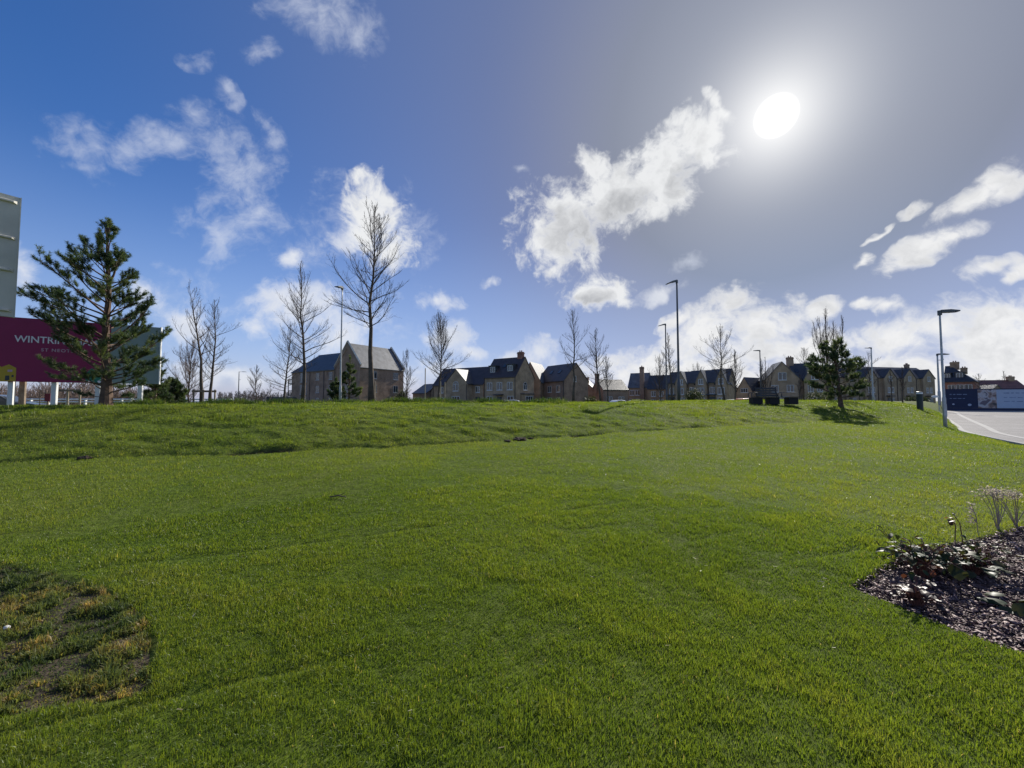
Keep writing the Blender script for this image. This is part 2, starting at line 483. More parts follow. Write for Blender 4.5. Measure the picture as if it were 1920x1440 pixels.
def poly_dist(poly, x, y):
    x = np.asarray(x, float); y = np.asarray(y, float); best = np.full(np.broadcast(x, y).shape, 1e9)
    n = len(poly)
    for i in range(n):
        x0, y0 = poly[i]; x1, y1 = poly[(i + 1) % n]; dx, dy = x1 - x0, y1 - y0
        t = np.clip(((x - x0) * dx + (y - y0) * dy) / (dx * dx + dy * dy), 0, 1)
        best = np.minimum(best, np.hypot(x - x0 - t * dx, y - y0 - t * dy))
    return np.where(inside(poly, x, y), -best, best)

PATCH = [unpro(*p) for p in [(-420, 1040), (-150, 1045), (20, 1060), (95, 1075), (150, 1092), (200, 1110), (262, 1132), (284, 1180), (288, 1245), (292, 1298), (250, 1306), (195, 1316), (110, 1332), (10, 1345), (-300, 1400)]]
BED = [unpro(*p) for p in [(1597, 1098), (1640, 1072), (1690, 1046), (1770, 1022), (1850, 1004), (1930, 984), (2050, 962), (2250, 935), (2600, 1010), (2500, 1290), (2150, 1262), (1925, 1224), (1860, 1208), (1790, 1182), (1720, 1150), (1655, 1122)]]

SEAMA = math.atan2(.21, .60)
def seams(x, y):
    """shallow joints between the rolls of turf"""
    ca, sa = math.cos(SEAMA), math.sin(SEAMA)
    u = x * ca + y * sa; v = -x * sa + y * ca + .10 * (fbm(x * .7, y * .7, 3, 2) - .5)
    k = v / .62; d = (k - np.round(k)) * .62
    on = sstep(.60, .80, vnoise(u * .8 + 13.7 * np.round(k), np.round(k) * 5.3, 21))
    return on * np.exp(-(d / .035) ** 2)

def relief(x, y):
    r = np.hypot(x, y)
    ty = np.interp(x, TOE_X, TOE_Y)
    lawn = np.clip(edge_dist(x, y) / .6, 0, 1)
    bank = sstep(-.1, .5, y - ty)
    f = .030 * (fbm(x * 1.9, y * 2.3, 41, 3) - .5) + .05 * (fbm(x * .45, y * .5, 43, 2) - .5) * (1 + .5 * bank)
    f = f + bank * .11 * (fbm(x * 2.2, y * 3.6, 47, 3) - .5)
    f = f - .010 * seams(x, y) * (1 - bank)
    return f * lawn * (1 - sstep(40, 60, r))

def ground_h(x, y):
    x = np.asarray(x, float); y = np.asarray(y, float)
    h = base_h(x, y) + relief(x, y)
    g, s = toe_gap(x, y)
    ty_on = sstep(-14, -11, x) * (1 - sstep(9, 13, x))
    h = h + ty_on * .06 * sstep(.3, .75, vnoise(x * .9 + 5.1, x * 0 + 2.2, 15)) * sstep(-.03, .06, s) * np.exp(-np.clip(s, 0, 9) / .8)   # low lip of the bank
    h = h - g * .10
    pd = poly_dist(PATCH, x, y); h = h - .028 * sstep(.03, -.07, pd)
    bd = poly_dist(BED, x, y); h = h - .06 * sstep(.02, -.04, bd)
    return h

def H(x, y): return float(ground_h(np.array([x]), np.array([y]))[0])
def G(px, py): 
    p = unpro(px, py); return Vector((p[0], p[1], H(*p)))

# one sheet, rings round the standpoint, fine in front and out to the horizon
na_f, na_b = 620, 60
a = np.concatenate([np.linspace(-R(74), R(74), na_f, endpoint=False), np.linspace(R(74), 2 * math.pi - R(74), na_b, endpoint=False)])
rad = np.concatenate([[0.002, 0.25, .5, .75, 1.0, 1.15], np.geomspace(1.3, 34, 560), np.geomspace(34.4, 120, 90), np.geomspace(125, 4500, 40)])
RR, AA = np.meshgrid(rad, a, indexing='ij')
X = RR * np.sin(AA); Y = RR * np.cos(AA)
Z = ground_h(X.ravel(), Y.ravel())
gap, _ = toe_gap(X.ravel(), Y.ravel())
gap = np.maximum(gap, sstep(-.02, -.10, poly_dist(PATCH, X.ravel(), Y.ravel())) * .7)
gap = np.maximum(gap, sstep(.035, -.01, poly_dist(BED, X.ravel(), Y.ravel())))
V = np.stack([X.ravel(), Y.ravel(), Z], 1)
na = len(a)
i, j = np.meshgrid(np.arange(len(rad) - 1), np.arange(na), indexing='ij'); j2 = (j + 1) % na
quads = np.stack([i * na + j, (i + 1) * na + j, (i + 1) * na + j2, i * na + j2], -1).reshape(-1)

def ground_mat():
    m = bpy.data.materials.new('lawn_soil'); nt, out = nodes_of(m)
    b = N(nt, 'BsdfPrincipled'); nt.links.new(b.outputs[0], out.inputs[0]); b.inputs['Roughness'].default_value = .95; b.inputs['Specular IOR Level'].default_value = .1
    tc = N(nt, 'TexCoord'); P = tc.outputs['Object']
    n1 = N(nt, 'TexNoise'); n1.inputs['Scale'].default_value = .35; n1.inputs['Detail'].default_value = 6; nt.links.new(P, n1.inputs['Vector'])
    n2 = N(nt, 'TexNoise'); n2.inputs['Scale'].default_value = 14; n2.inputs['Detail'].default_value = 5; nt.links.new(P, n2.inputs['Vector'])
    c1 = ramp(nt, n1.outputs[0], [(.35, (.070, .105, .018)), (.65, (.105, .125, .026))])
    c2 = ramp(nt, n2.outputs[0], [(.3, (.55, .55, .5)), (.7, (1.3, 1.3, 1.1))])
    mu = N(nt, 'Mix', data_type='RGBA', blend_type='MULTIPLY'); mu.inputs[0].default_value = 1
    nt.links.new(c1, mu.inputs[6]); nt.links.new(c2, mu.inputs[7])
    so = ramp(nt, n2.outputs[0], [(.3, (.018, .012, .008)), (.7, (.060, .042, .028))])
    at = N(nt, 'Attribute', attribute_name='soil')
    mx = N(nt, 'Mix', data_type='RGBA'); nt.links.new(at.outputs['Fac'], mx.inputs[0]); nt.links.new(mu.outputs[2], mx.inputs[6]); nt.links.new(so, mx.inputs[7])
    nt.links.new(mx.outputs[2], b.inputs['Base Color'])
    bp = N(nt, 'Bump'); bp.inputs['Strength'].default_value = .6; bp.inputs['Distance'].default_value = .03
    nt.links.new(n2.outputs[0], bp.inputs['Height']); nt.links.new(bp.outputs[0], b.inputs['Normal'])
    return m
M_ground = ground_mat()
go = fast_mesh('ground', V, 4, quads, M_ground, {'soil': gap})
# close the small hole underfoot
tag(go, 'mown lawn rising to a low grass bank', None, None, 'structure')

# ------------------------------------------------------------------ grass
M_grass = leaf_mat('grass_blades', [(0.0, (.038, .068, .011)), (.3, (.080, .134, .021)), (.58, (.124, .180, .032)), (.80, (.168, .204, .050)), (.93, (.19, .18, .06)), (1.0, (.46, .40, .24))],
                   trans=.55, rough=.42, spec=.35, tmul=(1.75, 1.6, .5))

def make_blades(x, y, hgt, wid, tint, name, mt, lean=.55, parent=None, bend=True, dz=0.0):
    n = len(x)
    z = ground_h(x, y) + dz
    th = rng.uniform(0, 2 * math.pi, n); ph = rng.uniform(0, 2 * math.pi, n)
    ln = np.abs(rng.normal(0, lean, n)).clip(0, 1.3)
    dx, dy = np.cos(th) * wid * .5, np.sin(th) * wid * .5
    lx, ly = np.cos(ph) * np.sin(ln), np.sin(ph) * np.sin(ln); lz = np.cos(ln)
    b = np.stack([x, y, z - .004], 1); w = np.stack([dx, dy, np.zeros(n)], 1)
    L = np.stack([lx, ly, lz], 1) * hgt[:, None]
    if bend:
        mid = b + np.stack([lx * .35, ly * .35, np.sqrt(1 - (.35 * np.sin(ln)) ** 2)], 1) * hgt[:, None] * .52
        tip = mid + np.stack([lx * 1.15, ly * 1.15, lz * .8], 1) * hgt[:, None] * .48
        V = np.stack([b - w, b + w, mid + w * .8, mid - w * .8, tip], 1).reshape(-1, 3)
        o = np.arange(n)[:, None] * 5
        idx = (o + np.array([[0, 1, 2, 0, 2, 3, 3, 2, 4]])).reshape(-1); k = 5
    else:
        V = np.stack([b - w, b + w, b + L], 1).reshape(-1, 3)
        idx = (np.arange(n)[:, None] * 3 + np.array([[0, 1, 2]])).reshape(-1); k = 3
    return fast_mesh(name, V, 3, idx, mt, {'tint': np.repeat(tint, k)}, parent)

def lawn_blades():
    # number of blades falls with distance while each grows a little wider
    rr = np.geomspace(.45, 46.0, 600)
    def rho(r): return np.where(r < 3.2, 24000.0, 24000.0 * (3.2 / r) ** 1.8)
    half = R(72)
    cdf = np.concatenate([[0], np.cumsum((rho(rr) * rr)[:-1] * np.diff(rr) * 2 * half)])
    n = int(cdf[-1] * BLADES)
    r = np.interp(rng.uniform(0, cdf[-1], n), cdf, rr); t = rng.uniform(-half, half, n)
    x, y = r * np.sin(t), r * np.cos(t)
    ok = edge_dist(x, y) > .02
    pd = poly_dist(PATCH, x, y); bd = poly_dist(BED, x, y)
    ok &= (pd > .16 * (fbm(x * 5, y * 5, 63, 2) - .62)) & (bd > -.01 + .018 * rng.normal(size=n) + .05 * (fbm(x * 9, y * 9, 65, 2) - .5))
    g, s = toe_gap(x, y); ok &= g < rng.uniform(.12, .6, n)
    ok &= (s < 9) | ((x > 9) & (s < 24) & (r < 46))
    x, y, r, s = x[ok], y[ok], r[ok], s[ok]; n = len(x)
    clump = fbm(x * 3.1, y * 3.1, 51, 3); big = fbm(x * .55, y * .55, 53, 3); fine = fbm(x * 11, y * 11, 57, 2)
    sm = seams(x, y)
    hgt = (.025 + .022 * sstep(.25, .75, clump) + .026 * (fine - .5) + .012 * (big - .5)) * rng.uniform(.6, 1.35, n) * (1 + np.clip(r - 3, 0, 30) * .018)
    hgt *= (1 - .4 * sm) * .88
    hgt *= 1 + sstep(-.1, .4, s) * 1.5 * sstep(.45, .75, fbm(x * 2.0, y * 3.2, 61, 3))
    hgt = np.clip(hgt, .010, .17)
    wid = .0028 * (np.clip(r, 3.2, 40) / 3.2) ** .85 * rng.uniform(.7, 1.4, n)
    warm = sstep(.42, .68, fbm(x * .28 + 4, y * .35, 59, 3))
    tint = .44 + .40 * (big - .5) + .42 * (clump - .5) + .14 * warm + rng.normal(0, .11, n) + .30 * (fine - .5)
    tint = np.where(rng.uniform(size=n) < .006, rng.uniform(.94, 1, n), np.clip(tint, 0, .80))
    m = r < 6
    make_blades(x[m], y[m], hgt[m], wid[m], tint[m], 'grass', M_grass, lean=1.0)
    m = ~m
    make_blades(x[m], y[m], hgt[m], wid[m], tint[m], 'grass', M_grass, lean=.9, bend=False)
BLADES = 1.0
lawn_blades()
for o in list(COL.objects):
    if o.name.startswith('grass'): tag(o, 'short mown green lawn grass catching the low sun', None, None, 'stuff')
# ------------------------------------------------------------------ materials of the built things
M_buff = brick_mat('buff_brick', (.40, .265, .155), (.33, .215, .125), (.44, .38, .30))
M_tan = brick_mat('tan_brick', (.37, .23, .135), (.30, .185, .105), (.42, .34, .26))
M_brown = brick_mat('brown_brick', (.31, .19, .13), (.24, .145, .10), (.36, .29, .23))
M_red = brick_mat('red_brick', (0.330, 0.116, 0.077), (0.264, 0.088, 0.061), (0.330, 0.275, 0.231))
M_slate = roof_mat('slate_roof', (.040, .043, .052))
M_slate_l = roof_mat('grey_slate_roof', (.12, .125, .135), .55, .3)
M_tileb = roof_mat('brown_tile_roof', (.060, .042, .038))
M_tiler = roof_mat('red_tile_roof', (.17, .058, .042))
M_stone = mat('pale_stone', (.66, .61, .52), rough=.85)
M_white = mat('white_paint', (.74, .74, .72), rough=.45, spec=.4, var=.06)
M_wframe = mat('white_window_frame', (.62, .63, .62), rough=.4, var=.08)
M_gframe = mat('grey_window_frame', (.34, .36, .38), rough=.4, var=.15)
M_dark = mat('dark_metal', (.025, .027, .032), rough=.45, spec=.5)
M_lead = mat('lead_cladding', (.055, .058, .066), rough=.5, spec=.4)
M_blackd = mat('dark_door_paint', (.030, .036, .045), rough=.35, spec=.5)
M_render = mat('white_render', (.62, .60, .56), rough=.9, var=.08)
M_steel = mat('galvanised_post', (.40, .41, .42), rough=.45, metal=.25, spec=.5, var=.15, scale=9)
M_steel_d = mat('weathered_dark_post', (.10, .10, .105), rough=.5, metal=.5, spec=.5, var=.2, scale=9)
M_head = mat('lamp_head_grey', (.10, .105, .115), rough=.5, spec=.4)
def glass_mat():
    m = bpy.data.materials.new('window_glass'); nt, out = nodes_of(m)
    b = N(nt, 'BsdfPrincipled'); nt.links.new(b.outputs[0], out.inputs[0])
    tc = N(nt, 'TexCoord'); no = N(nt, 'TexNoise'); no.inputs['Scale'].default_value = .7; nt.links.new(tc.outputs['Object'], no.inputs['Vector'])
    c = ramp(nt, no.outputs[0], [(.35, (.012, .016, .022)), (.65, (.05, .055, .06))]); nt.links.new(c, b.inputs['Base Color'])
    b.inputs['Roughness'].default_value = .06; b.inputs['Specular IOR Level'].default_value = .8
    return m
M_glass = glass_mat()

# ------------------------------------------------------------------ houses
class House:
    """local frame: +x along the front wall to the right, +y away from the front, z up"""
    def __init__(s, name, pl, dl, pr, dr, label, cat='house', group=None, z=None):
        a = W(pl, 740, dl); b = W(pr, 740, dr)
        s.L = math.hypot(b.x - a.x, b.y - a.y)
        s.root = empty(name, (a.x, a.y, .3 if z is None else z), math.atan2(b.y - a.y, b.x - a.x), label, cat, group)
        s.z0 = s.root.location.z
    def zz(s, py, d): return EYE + (752 - py) / F * d - s.z0
    def block(s, x0, x1, y0, y1, eave, ridge, wall, roof, ridge_dir='x', ov=.22, hipL=0, hipR=0, parapet=None, base=-.4):
        """gabled block; the roof is a shell of real thickness lying on the walls"""
        wb = MB()
        if ridge_dir == 'x':
            ym = (y0 + y1) / 2
            prof = [(y0, base), (y1, base), (y1, eave), (ym, ridge - .02), (y0, eave)]
            if hipL or hipR: wb.bb(x0, x1, y0, y1, base, eave)
            else: wb.prism(prof, 'x', x0, x1)
        else:
            xm = (x0 + x1) / 2
            prof = [(x0, base), (x1, base), (x1, eave), (xm, ridge - .02), (x0, eave)]
            wb.prism(prof, 'y', y0, y1)
        w = wb.build('wall', wall, s.root)
        rb = MB(); t = .16
        if ridge_dir == 'x':
            ym = (y0 + y1) / 2; sl = (ridge - eave) / (ym - y0)
            e0 = eave - sl * ov; xa, xb = x0 - (.1 if not hipL else ov), x1 + (.1 if not hipR else ov)
            A = [(xa, y0 - ov, e0), (xb, y0 - ov, e0), (xb - (hipR and hipR + ov), ym, ridge), (xa + (hipL and hipL + ov), ym, ridge)]
            B = [(xa, y1 + ov, e0), (xb, y1 + ov, e0), A[2], A[3]]
            faces = [A, B[::-1]]
            for q in faces:
                up = [(p[0], p[1], p[2] + t) for p in q]
                rb.add(list(q) + up, [(0, 1, 2, 3), (4, 5, 6, 7), (0, 1, 5, 4), (1, 2, 6, 5), (3, 0, 4, 7)])
            if hipL: rb.add([A[0], A[3], B[0]] + [(p[0], p[1], p[2] + t) for p in (A[0], A[3], B[0])], [(0, 1, 2), (3, 4, 5), (0, 2, 5, 3)])
            if hipR: rb.add([A[1], A[2], B[1]] + [(p[0], p[1], p[2] + t) for p in (A[1], A[2], B[1])], [(0, 1, 2), (3, 4, 5), (0, 2, 5, 3)])
        else:
            xm = (x0 + x1) / 2; sl = (ridge - eave) / (xm - x0); e0 = eave - sl * ov
            for sx, xo in ((x0, x0 - ov), (x1, x1 + ov)):
                q = [(xo, y0 - .1, e0), (xm, y0 - .1, ridge), (xm, y1, ridge), (xo, y1, e0)]
                up = [(p[0], p[1], p[2] + t) for p in q]
                rb.add(q + up, [(0, 1, 2, 3), (4, 5, 6, 7), (0, 1, 5, 4), (2, 3, 7, 6), (3, 0, 4, 7)])
        r = rb.build('roof', roof, s.root)
        return w, r
    def gutter(s, x0, x1, y, z):
        m = MB(); m.box(((x0 + x1) / 2, y - .3, z - .12), (x1 - x0, .11, .10))
        return m
    def face(s, side, at):
        """maps wall coordinates (u along, z up, out of the wall) to the house frame"""
        if side == 'front': return lambda u, z, o: (u, at - o, z)
        if side == 'right': return lambda u, z, o: (at + o, u, z)
        if side == 'left': return lambda u, z, o: (at - o, u, z)
    def fbox(s, mb, fn, u0, u1, z0, z1, o0, o1):
        a = fn(u0, z0, o0); b = fn(u1, z1, o1)
        lo = [min(p, q) for p, q in zip(a, b)]; hi = [max(p, q) for p, q in zip(a, b)]
        mb.bb(lo[0], hi[0], lo[1], hi[1], lo[2], hi[2])
    def window(s, fn, u, z, w, h, frame=None, parent=None, lights=2, arch=False, sill=True):
        frame = frame or M_wframe
        f = MB(); e = .07
        def fb(u0, u1, z0, z1, o0, o1): s.fbox(f, fn, u0, u1, z0, z1, o0, o1)
        fb(u - w / 2, u - w / 2 + e, z, z + h, -.02, .05); fb(u + w / 2 - e, u + w / 2, z, z + h, -.02, .05)
        fb(u - w / 2 + e, u + w / 2 - e, z, z + e, -.02, .05); fb(u - w / 2 + e, u + w / 2 - e, z + h - e, z + h, -.02, .05)
        for k in range(1, lights):
            uc = u - w / 2 + w * k / lights; fb(uc - e * .6, uc + e * .6, z + e, z + h - e, -.02, .048)
        if sill: fb(u - w / 2 - .08, u + w / 2 + .08, z - .09, z - .003, -.02, .10)
        if arch:
            n = 8
            for k in range(n):
                t0, t1 = math.pi * k / n, math.pi * (k + 1) / n
                q = [(u + w / 2 * math.cos(t), z + h + w / 2 * .8 * math.sin(t)) for t in (t0, t1)] + [(u + (w / 2 - e) * math.cos(t), z + h + (w / 2 - e) * .8 * math.sin(t)) for t in (t1, t0)]
                vs = [fn(p[0], p[1], .045) for p in q] + [fn(p[0], p[1], -.02) for p in q]
                f.add(vs, [(0, 1, 2, 3), (4, 5, 6, 7), (0, 1, 5, 4), (2, 3, 7, 6)])
        fo = f.build('window', frame, parent or s.root)
        p = MB(); s.fbox(p, fn, u - w / 2 + e, u + w / 2 - e, z + e, z + h - e, .004, .018)
        if arch:
            pts = [(u + (w / 2 - e) * math.cos(math.pi * k / 8), z + h + (w / 2 - e) * .8 * math.sin(math.pi * k / 8)) for k in range(9)]
            p.add([fn(a, b, .018) for a, b in pts], [tuple(range(9))])
        p.build('pane', M_glass, fo)
        return fo
    def door(s, fn, u, w=1.0, h=2.1, m=None, canopy=True):
        d = MB(); s.fbox(d, fn, u - w / 2, u + w / 2, 0, h, -.02, .06)
        for k in range(2): s.fbox(d, fn, u - w * .35, u + w * .35, .25 + k * .95, .95 + k * .95, .06, .075)
        do = d.build('door', m or M_blackd, s.root)
        hb = MB(); s.fbox(hb, fn, u + w * .36, u + w * .42, 1.0, 1.15, .075, .12); hb.build('handle', M_steel, do)
        if canopy:
            c = MB(); s.fbox(c, fn, u - w * .9, u + w * .9, h + .25, h + .4, -.02, .8); s.fbox(c, fn, u - w * .8, u + w * .8, h + .4, h + .46, -.02, .75)
            c.build('canopy', M_lead, s.root)
    def chimney(s, x, y, z0, z1, sx=.9, sy=.6, m=None, pots=2):
        c = MB(); c.box((x, y, (z0 + z1) / 2), (sx, sy, z1 - z0)); c.box((x, y, z1 - .22), (sx + .14, sy + .14, .14)); c.box((x, y, z1 + .03), (sx + .05, sy + .05, .06))
        co = c.build('chimney', m or M_red, s.root)
        for k in range(pots):
            p = MB(); p.tube([(x + (k - (pots - 1) / 2) * .38, y, z1 + .06), (x + (k - (pots - 1) / 2) * .38, y, z1 + .36)], [.12, .10], 8); p.build('chimney_pot', M_tiler, co)
    def dormer(s, x, y, z, w=1.5, h=1.3, depth=1.6, m=None):
        d = MB(); d.bb(x - w / 2, x + w / 2, y, y + depth, z, z + h); do = d.build('dormer', m or M_lead, s.root)
        t = MB(); t.bb(x - w / 2 - .15, x + w / 2 + .15, y - .18, y + depth, z + h + .002, z + h + .14); t.build('dormer_roof', M_lead, do)
        s.window(s.face('front', y), x, z + .12, w * .72, h - .25, parent=do, sill=False)
    def rooflight(s, x, y, eave, ridge, y0, ym, w=.7, l=.9):
        sl = math.atan2(ridge - eave, ym - y0); z = eave + (ridge - eave) * (y - y0) / (ym - y0) + .19
        m = MB(); m.box((x, y, z + .02), (w, l, .08), rot=Euler((sl, 0, 0))); m.build('rooflight', M_glass, s.root)
    def pipe(s, fn, u, z1):
        m = MB(); a = fn(u, 0, .09); b = fn(u, z1, .09); m.tube([a, b], .05, 6); m.build('downpipe', M_dark, s.root)
    def coping(s, x, y0, y1, eave, ridge, out=.25, m=None, kneel=.5):
        """raised gable parapet with its stone coping on the wall x = const"""
        ym = (y0 + y1) / 2; sl = (ridge - eave) / (ym - y0)
        g = MB(); up = .38
        poly = [(y0 - .12, eave - kneel * .6), (y0 - .12, eave + up), (ym, ridge + up + .1), (y1 + .12, eave + up), (y1 + .12, eave - kneel * .6), (ym, ridge - .9)]
        g.add([(x - out / 2, p[0], p[1]) for p in poly] + [(x + out / 2, p[0], p[1]) for p in poly],
              [(0, 1, 2, 5), (5, 2, 3, 4), (6, 7, 8, 11), (11, 8, 9, 10)] + [(k, (k + 1) % 6, 6 + (k + 1) % 6, 6 + k) for k in range(6)])
        o = g.build('gable_parapet', m or M_brown, s.root)
        c = MB()
        for (ya, za), (yb, zb) in (((y0 - .2, eave + up - .02), (ym, ridge + up + .12)), ((y1 + .2, eave + up - .02), (ym, ridge + up + .12))):
            c.tube([(x, ya, za + .05), (x, yb, zb + .05)], .17, 4)
        c.build('coping', M_stone, o)

HG = 'houses of the new estate behind the bank'
# --- three-storey apartment block
h = House('apartment_block', 627, 80.4, 674, 76.0, 'three-storey brown brick apartment block with steep stone-coped gable and side balconies', 'apartments')
L = h.L; ev = 8.1; rg = 13.0; Lr = 11.2
# frame: x along the gable face (left to right), y along the right wing away from us
wl, rl = h.block(0, L, 0, Lr, ev, rg, M_brown, M_slate_l, 'y')
h.block(-17.5, -.05, .5, 9.0, ev - .1, 12.1, M_brown, M_slate, 'x', hipL=4.0)
# gable parapets front and far
for yy, nm in ((0.05, 0), (Lr - .05, 1)):
    xm = L / 2
    g = MB(); up = .42; o = .28
    poly = [(-.15, ev - .3), (-.15, ev + up), (xm, rg + up + .1), (L + .15, ev + up), (L + .15, ev - .3), (xm, rg - 1.0)]
    g.add([(p[0], yy - o / 2, p[1]) for p in poly] + [(p[0], yy + o / 2, p[1]) for p in poly],
          [(0, 1, 2, 5), (5, 2, 3, 4), (6, 7, 8, 11), (11, 8, 9, 10)] + [(k, (k + 1) % 6, 6 + (k + 1) % 6, 6 + k) for k in range(6)])
    go_ = g.build('gable_parapet', M_brown, h.root)
    c = MB()
    for sx in (-.25, L + .25):
        c.tube([(sx, yy, ev + up), (xm, yy, rg + up + .16)], .2, 4)
    c.build('coping', M_stone, go_)
fr, rt = h.face('front', 0), h.face('right', L)
fl = h.face('front', .5)
for z in (5.9, 3.1, .5):
    for u in (3.4, 9.0): h.window(rt, u, z, 1.25, 1.5, M_gframe)
    for u in (-2.2, -7.0): h.window(fl, u, z, 1.2, 1.5, M_gframe)
    h.window(fr, 4.2, z, 1.3, 1.6, M_gframe)
    h.window(fl, -12.6, z - .3, 2.6, 2.1, M_gframe, lights=3)
h.pipe(fl, -4.6, 8.0); h.pipe(fl, -10.0, 8.0); h.pipe(fr, .1, 8.0)
for k, z in enumerate((2.6, 5.3)):
    b = MB(); b.bb(-20.6, -17.55, 1.2, 6.0, z, z + .22); bo = b.build('balcony', M_lead, h.root)
    q = MB()
    q.bb(-20.6, -20.53, 1.2, 6.0, z + 1.2, z + 1.27); q.bb(-20.53, -17.55, 1.2, 1.27, z + 1.2, z + 1.27)
    for i in range(16): q.bb(-20.57 + i * .2, -20.545 + i * .2, 1.22, 1.245, z + .22, z + 1.2)
    for i in range(24): q.bb(-20.58, -20.555, 1.3 + i * .2, 1.325 + i * .2, z + .22, z + 1.2)
    q.build('railing', M_dark, bo)
for x, y in ((-20.5, 1.3), (-20.5, 5.9)):
    b = MB(); b.bb(x - .07, x + .07, y - .07, y + .07, -.4, 6.6); b.build('balcony_post', M_dark, h.root)

# --- low dark house left of the arched-window house
h = House('house', 774, 86, 800, 82, 'small low dark gabled house left of the arched-window house', group=HG)
h.block(0, h.L, 0, 6, 3.0, 5.0, M_brown, M_slate, 'x'); h.block(h.L + .05, h.L + 4.2, 1, 7, 3.3, 5.4, M_tan, M_slate, 'y')
for u in (.8, 2.2): h.window(h.face('front', 0), u, .9, .9, 1.2)
h.window(h.face('front', 1), h.L + 2.1, 1.0, 1.1, 1.2)

# --- house with the arched window in its gable wing
h = House('house', 812, 78.5, 906, 72.0, 'tan brick house with an arched window in its projecting gable', group=HG)
L = h.L
h.block(0, L, 0, 6.4, 4.5, 7.9, M_tan, M_tileb, 'x')
gx0, gx1 = L * .36, L * .80
h.block(gx0, gx1, -1.6, 3.2, 4.6, 7.3, M_buff, M_slate, 'y')
f1 = h.face('front', -1.6); f0 = h.face('front', 0); gm = (gx0 + gx1) / 2
h.window(f1, gm, 3.2, 1.3, 1.35, arch=True); h.window(f1, gm, .5, 1.9, 1.7, lights=3)
h.window(f0, gx0 * .5, 2.9, 1.0, 1.2); h.window(f0, gx0 * .5, .7, 1.2, 1.3); h.window(f0, (gx1 + L) / 2, 2.9, .9, 1.2); h.door(f0, (gx1 + L) / 2, canopy=False)
h.pipe(f1, gx1 - .15, 4.5); h.pipe(f0, .1, 4.4); h.rooflight(1.6, 1.6, 4.5, 7.9, 0, 3.2)

# --- tall gable house with dormers and a chimney
h = House('house', 908, 72.0, 967, 68.0, 'tall tan brick house with two roof dormers and a red chimney on its ridge', group=HG)
L = h.L; ev, rg = 5.7, 9.3
h.block(0, L, 0, 6.2, ev, rg, M_buff, M_tileb, 'x')
f0 = h.face('front', 0); fr = h.face('right', L)
h.dormer(L * .2, .7, 6.5); h.dormer(L * .76, .7, 6.6)
h.rooflight(L * .5, 1.7, ev, rg, 0, 3.1); h.chimney(L - .95, 3.1, rg - .6, rg + 1.0, 1.1, .7)
for u in (.18, .5, .82): h.window(f0, L * u, 3.3, 1.2, 1.4, lights=2)
for u in (.18, .84): h.window(f0, L * u, .7, 1.3, 1.5, lights=2)
h.door(f0, L * .5); h.pipe(f0, .1, 5.5); h.pipe(f0, L - .12, 5.5)
h.window(fr, 3.1, 3.3, 1.15, 1.0, arch=True)
b = MB(); h.fbox(b, fr, 1.7, 4.5, 0, 2.5, -.02, .85); bo = b.build('bay', M_buff, h.root)
b = MB(); h.fbox(b, fr, 1.5, 4.7, 2.502, 2.68, -.02, 1.0); b.build('bay_roof', M_lead, bo)
h.window(h.face('right', L + .85), 3.1, .6, 2.3, 1.6, lights=3)

# --- lean-to wing with the sun on its roof, and the long dark-roofed house behind
h = House('house', 986, 77.0, 1011, 76.0, 'small house wing whose steep roof shines white beside the tall dormer house', group=HG)
h.root.rotation_euler[2] = R(-24)
h.block(-1.2, 3.1, 0, 7, 5.2, 9.0, M_tan, M_slate_l, 'y'); h.window(h.face('right', 3.1), 3, 3.0, 1.0, 1.2); h.window(h.face('right', 3.1), 3, .7, 1.0, 1.2)
h = House('house', 1006, 79.5, 1058, 72.0, 'long brown brick house with a plain dark roof and a single end gable', group=HG)
L = h.L
h.block(0, L, 0, 6.0, 5.2, 8.5, M_brown, M_tileb, 'x')
f0 = h.face('front', 0); fr = h.face('right', L)
for k in range(3): h.window(f0, L * (.2 + .3 * k), 3.0, 1.1, 1.25); h.window(f0, L * (.2 + .3 * k), .7, 1.2, 1.3)
for k in range(2): h.rooflight(L * (.35 + .3 * k), 1.5, 5.2, 8.5, 0, 3)
h.window(fr, 2.6, 5.0, .7, 1.1); h.pipe(f0, .1, 5); h.pipe(f0, L - .1, 5)

# --- low houses with shining white roofs
h = House('house', 1070, 92, 1090, 94.0, 'house with a gleaming white roof and a brown chimney', group=HG)
h.root.rotation_euler[2] = R(-20)
h.block(0, 5.5, 0, 6, 4.2, 7.2, M_brown, M_slate_l, 'y'); h.chimney(1.9, 1.2, 5.0, 8.8, .9, .7, M_brown); h.window(h.face('front', 0), 3.2, 2.6, 1.0, 1.2); h.window(h.face('front', 0), 3.2, .6, 1.0, 1.2)
h = House('house', 1083, 84, 1098, 84.5, 'low outbuilding with a gleaming white lean-to roof and square stack', group=HG)
h.root.rotation_euler[2] = R(-20)
h.block(-1, 4.5, 0, 6, 2.9, 5.4, M_brown, M_slate_l, 'y'); h.chimney(1.8, .6, 2.9, 6.4, 1.1, .9, M_brown, pots=0); h.window(h.face('front', 0), 2.2, .9, 1.2, 1.1)

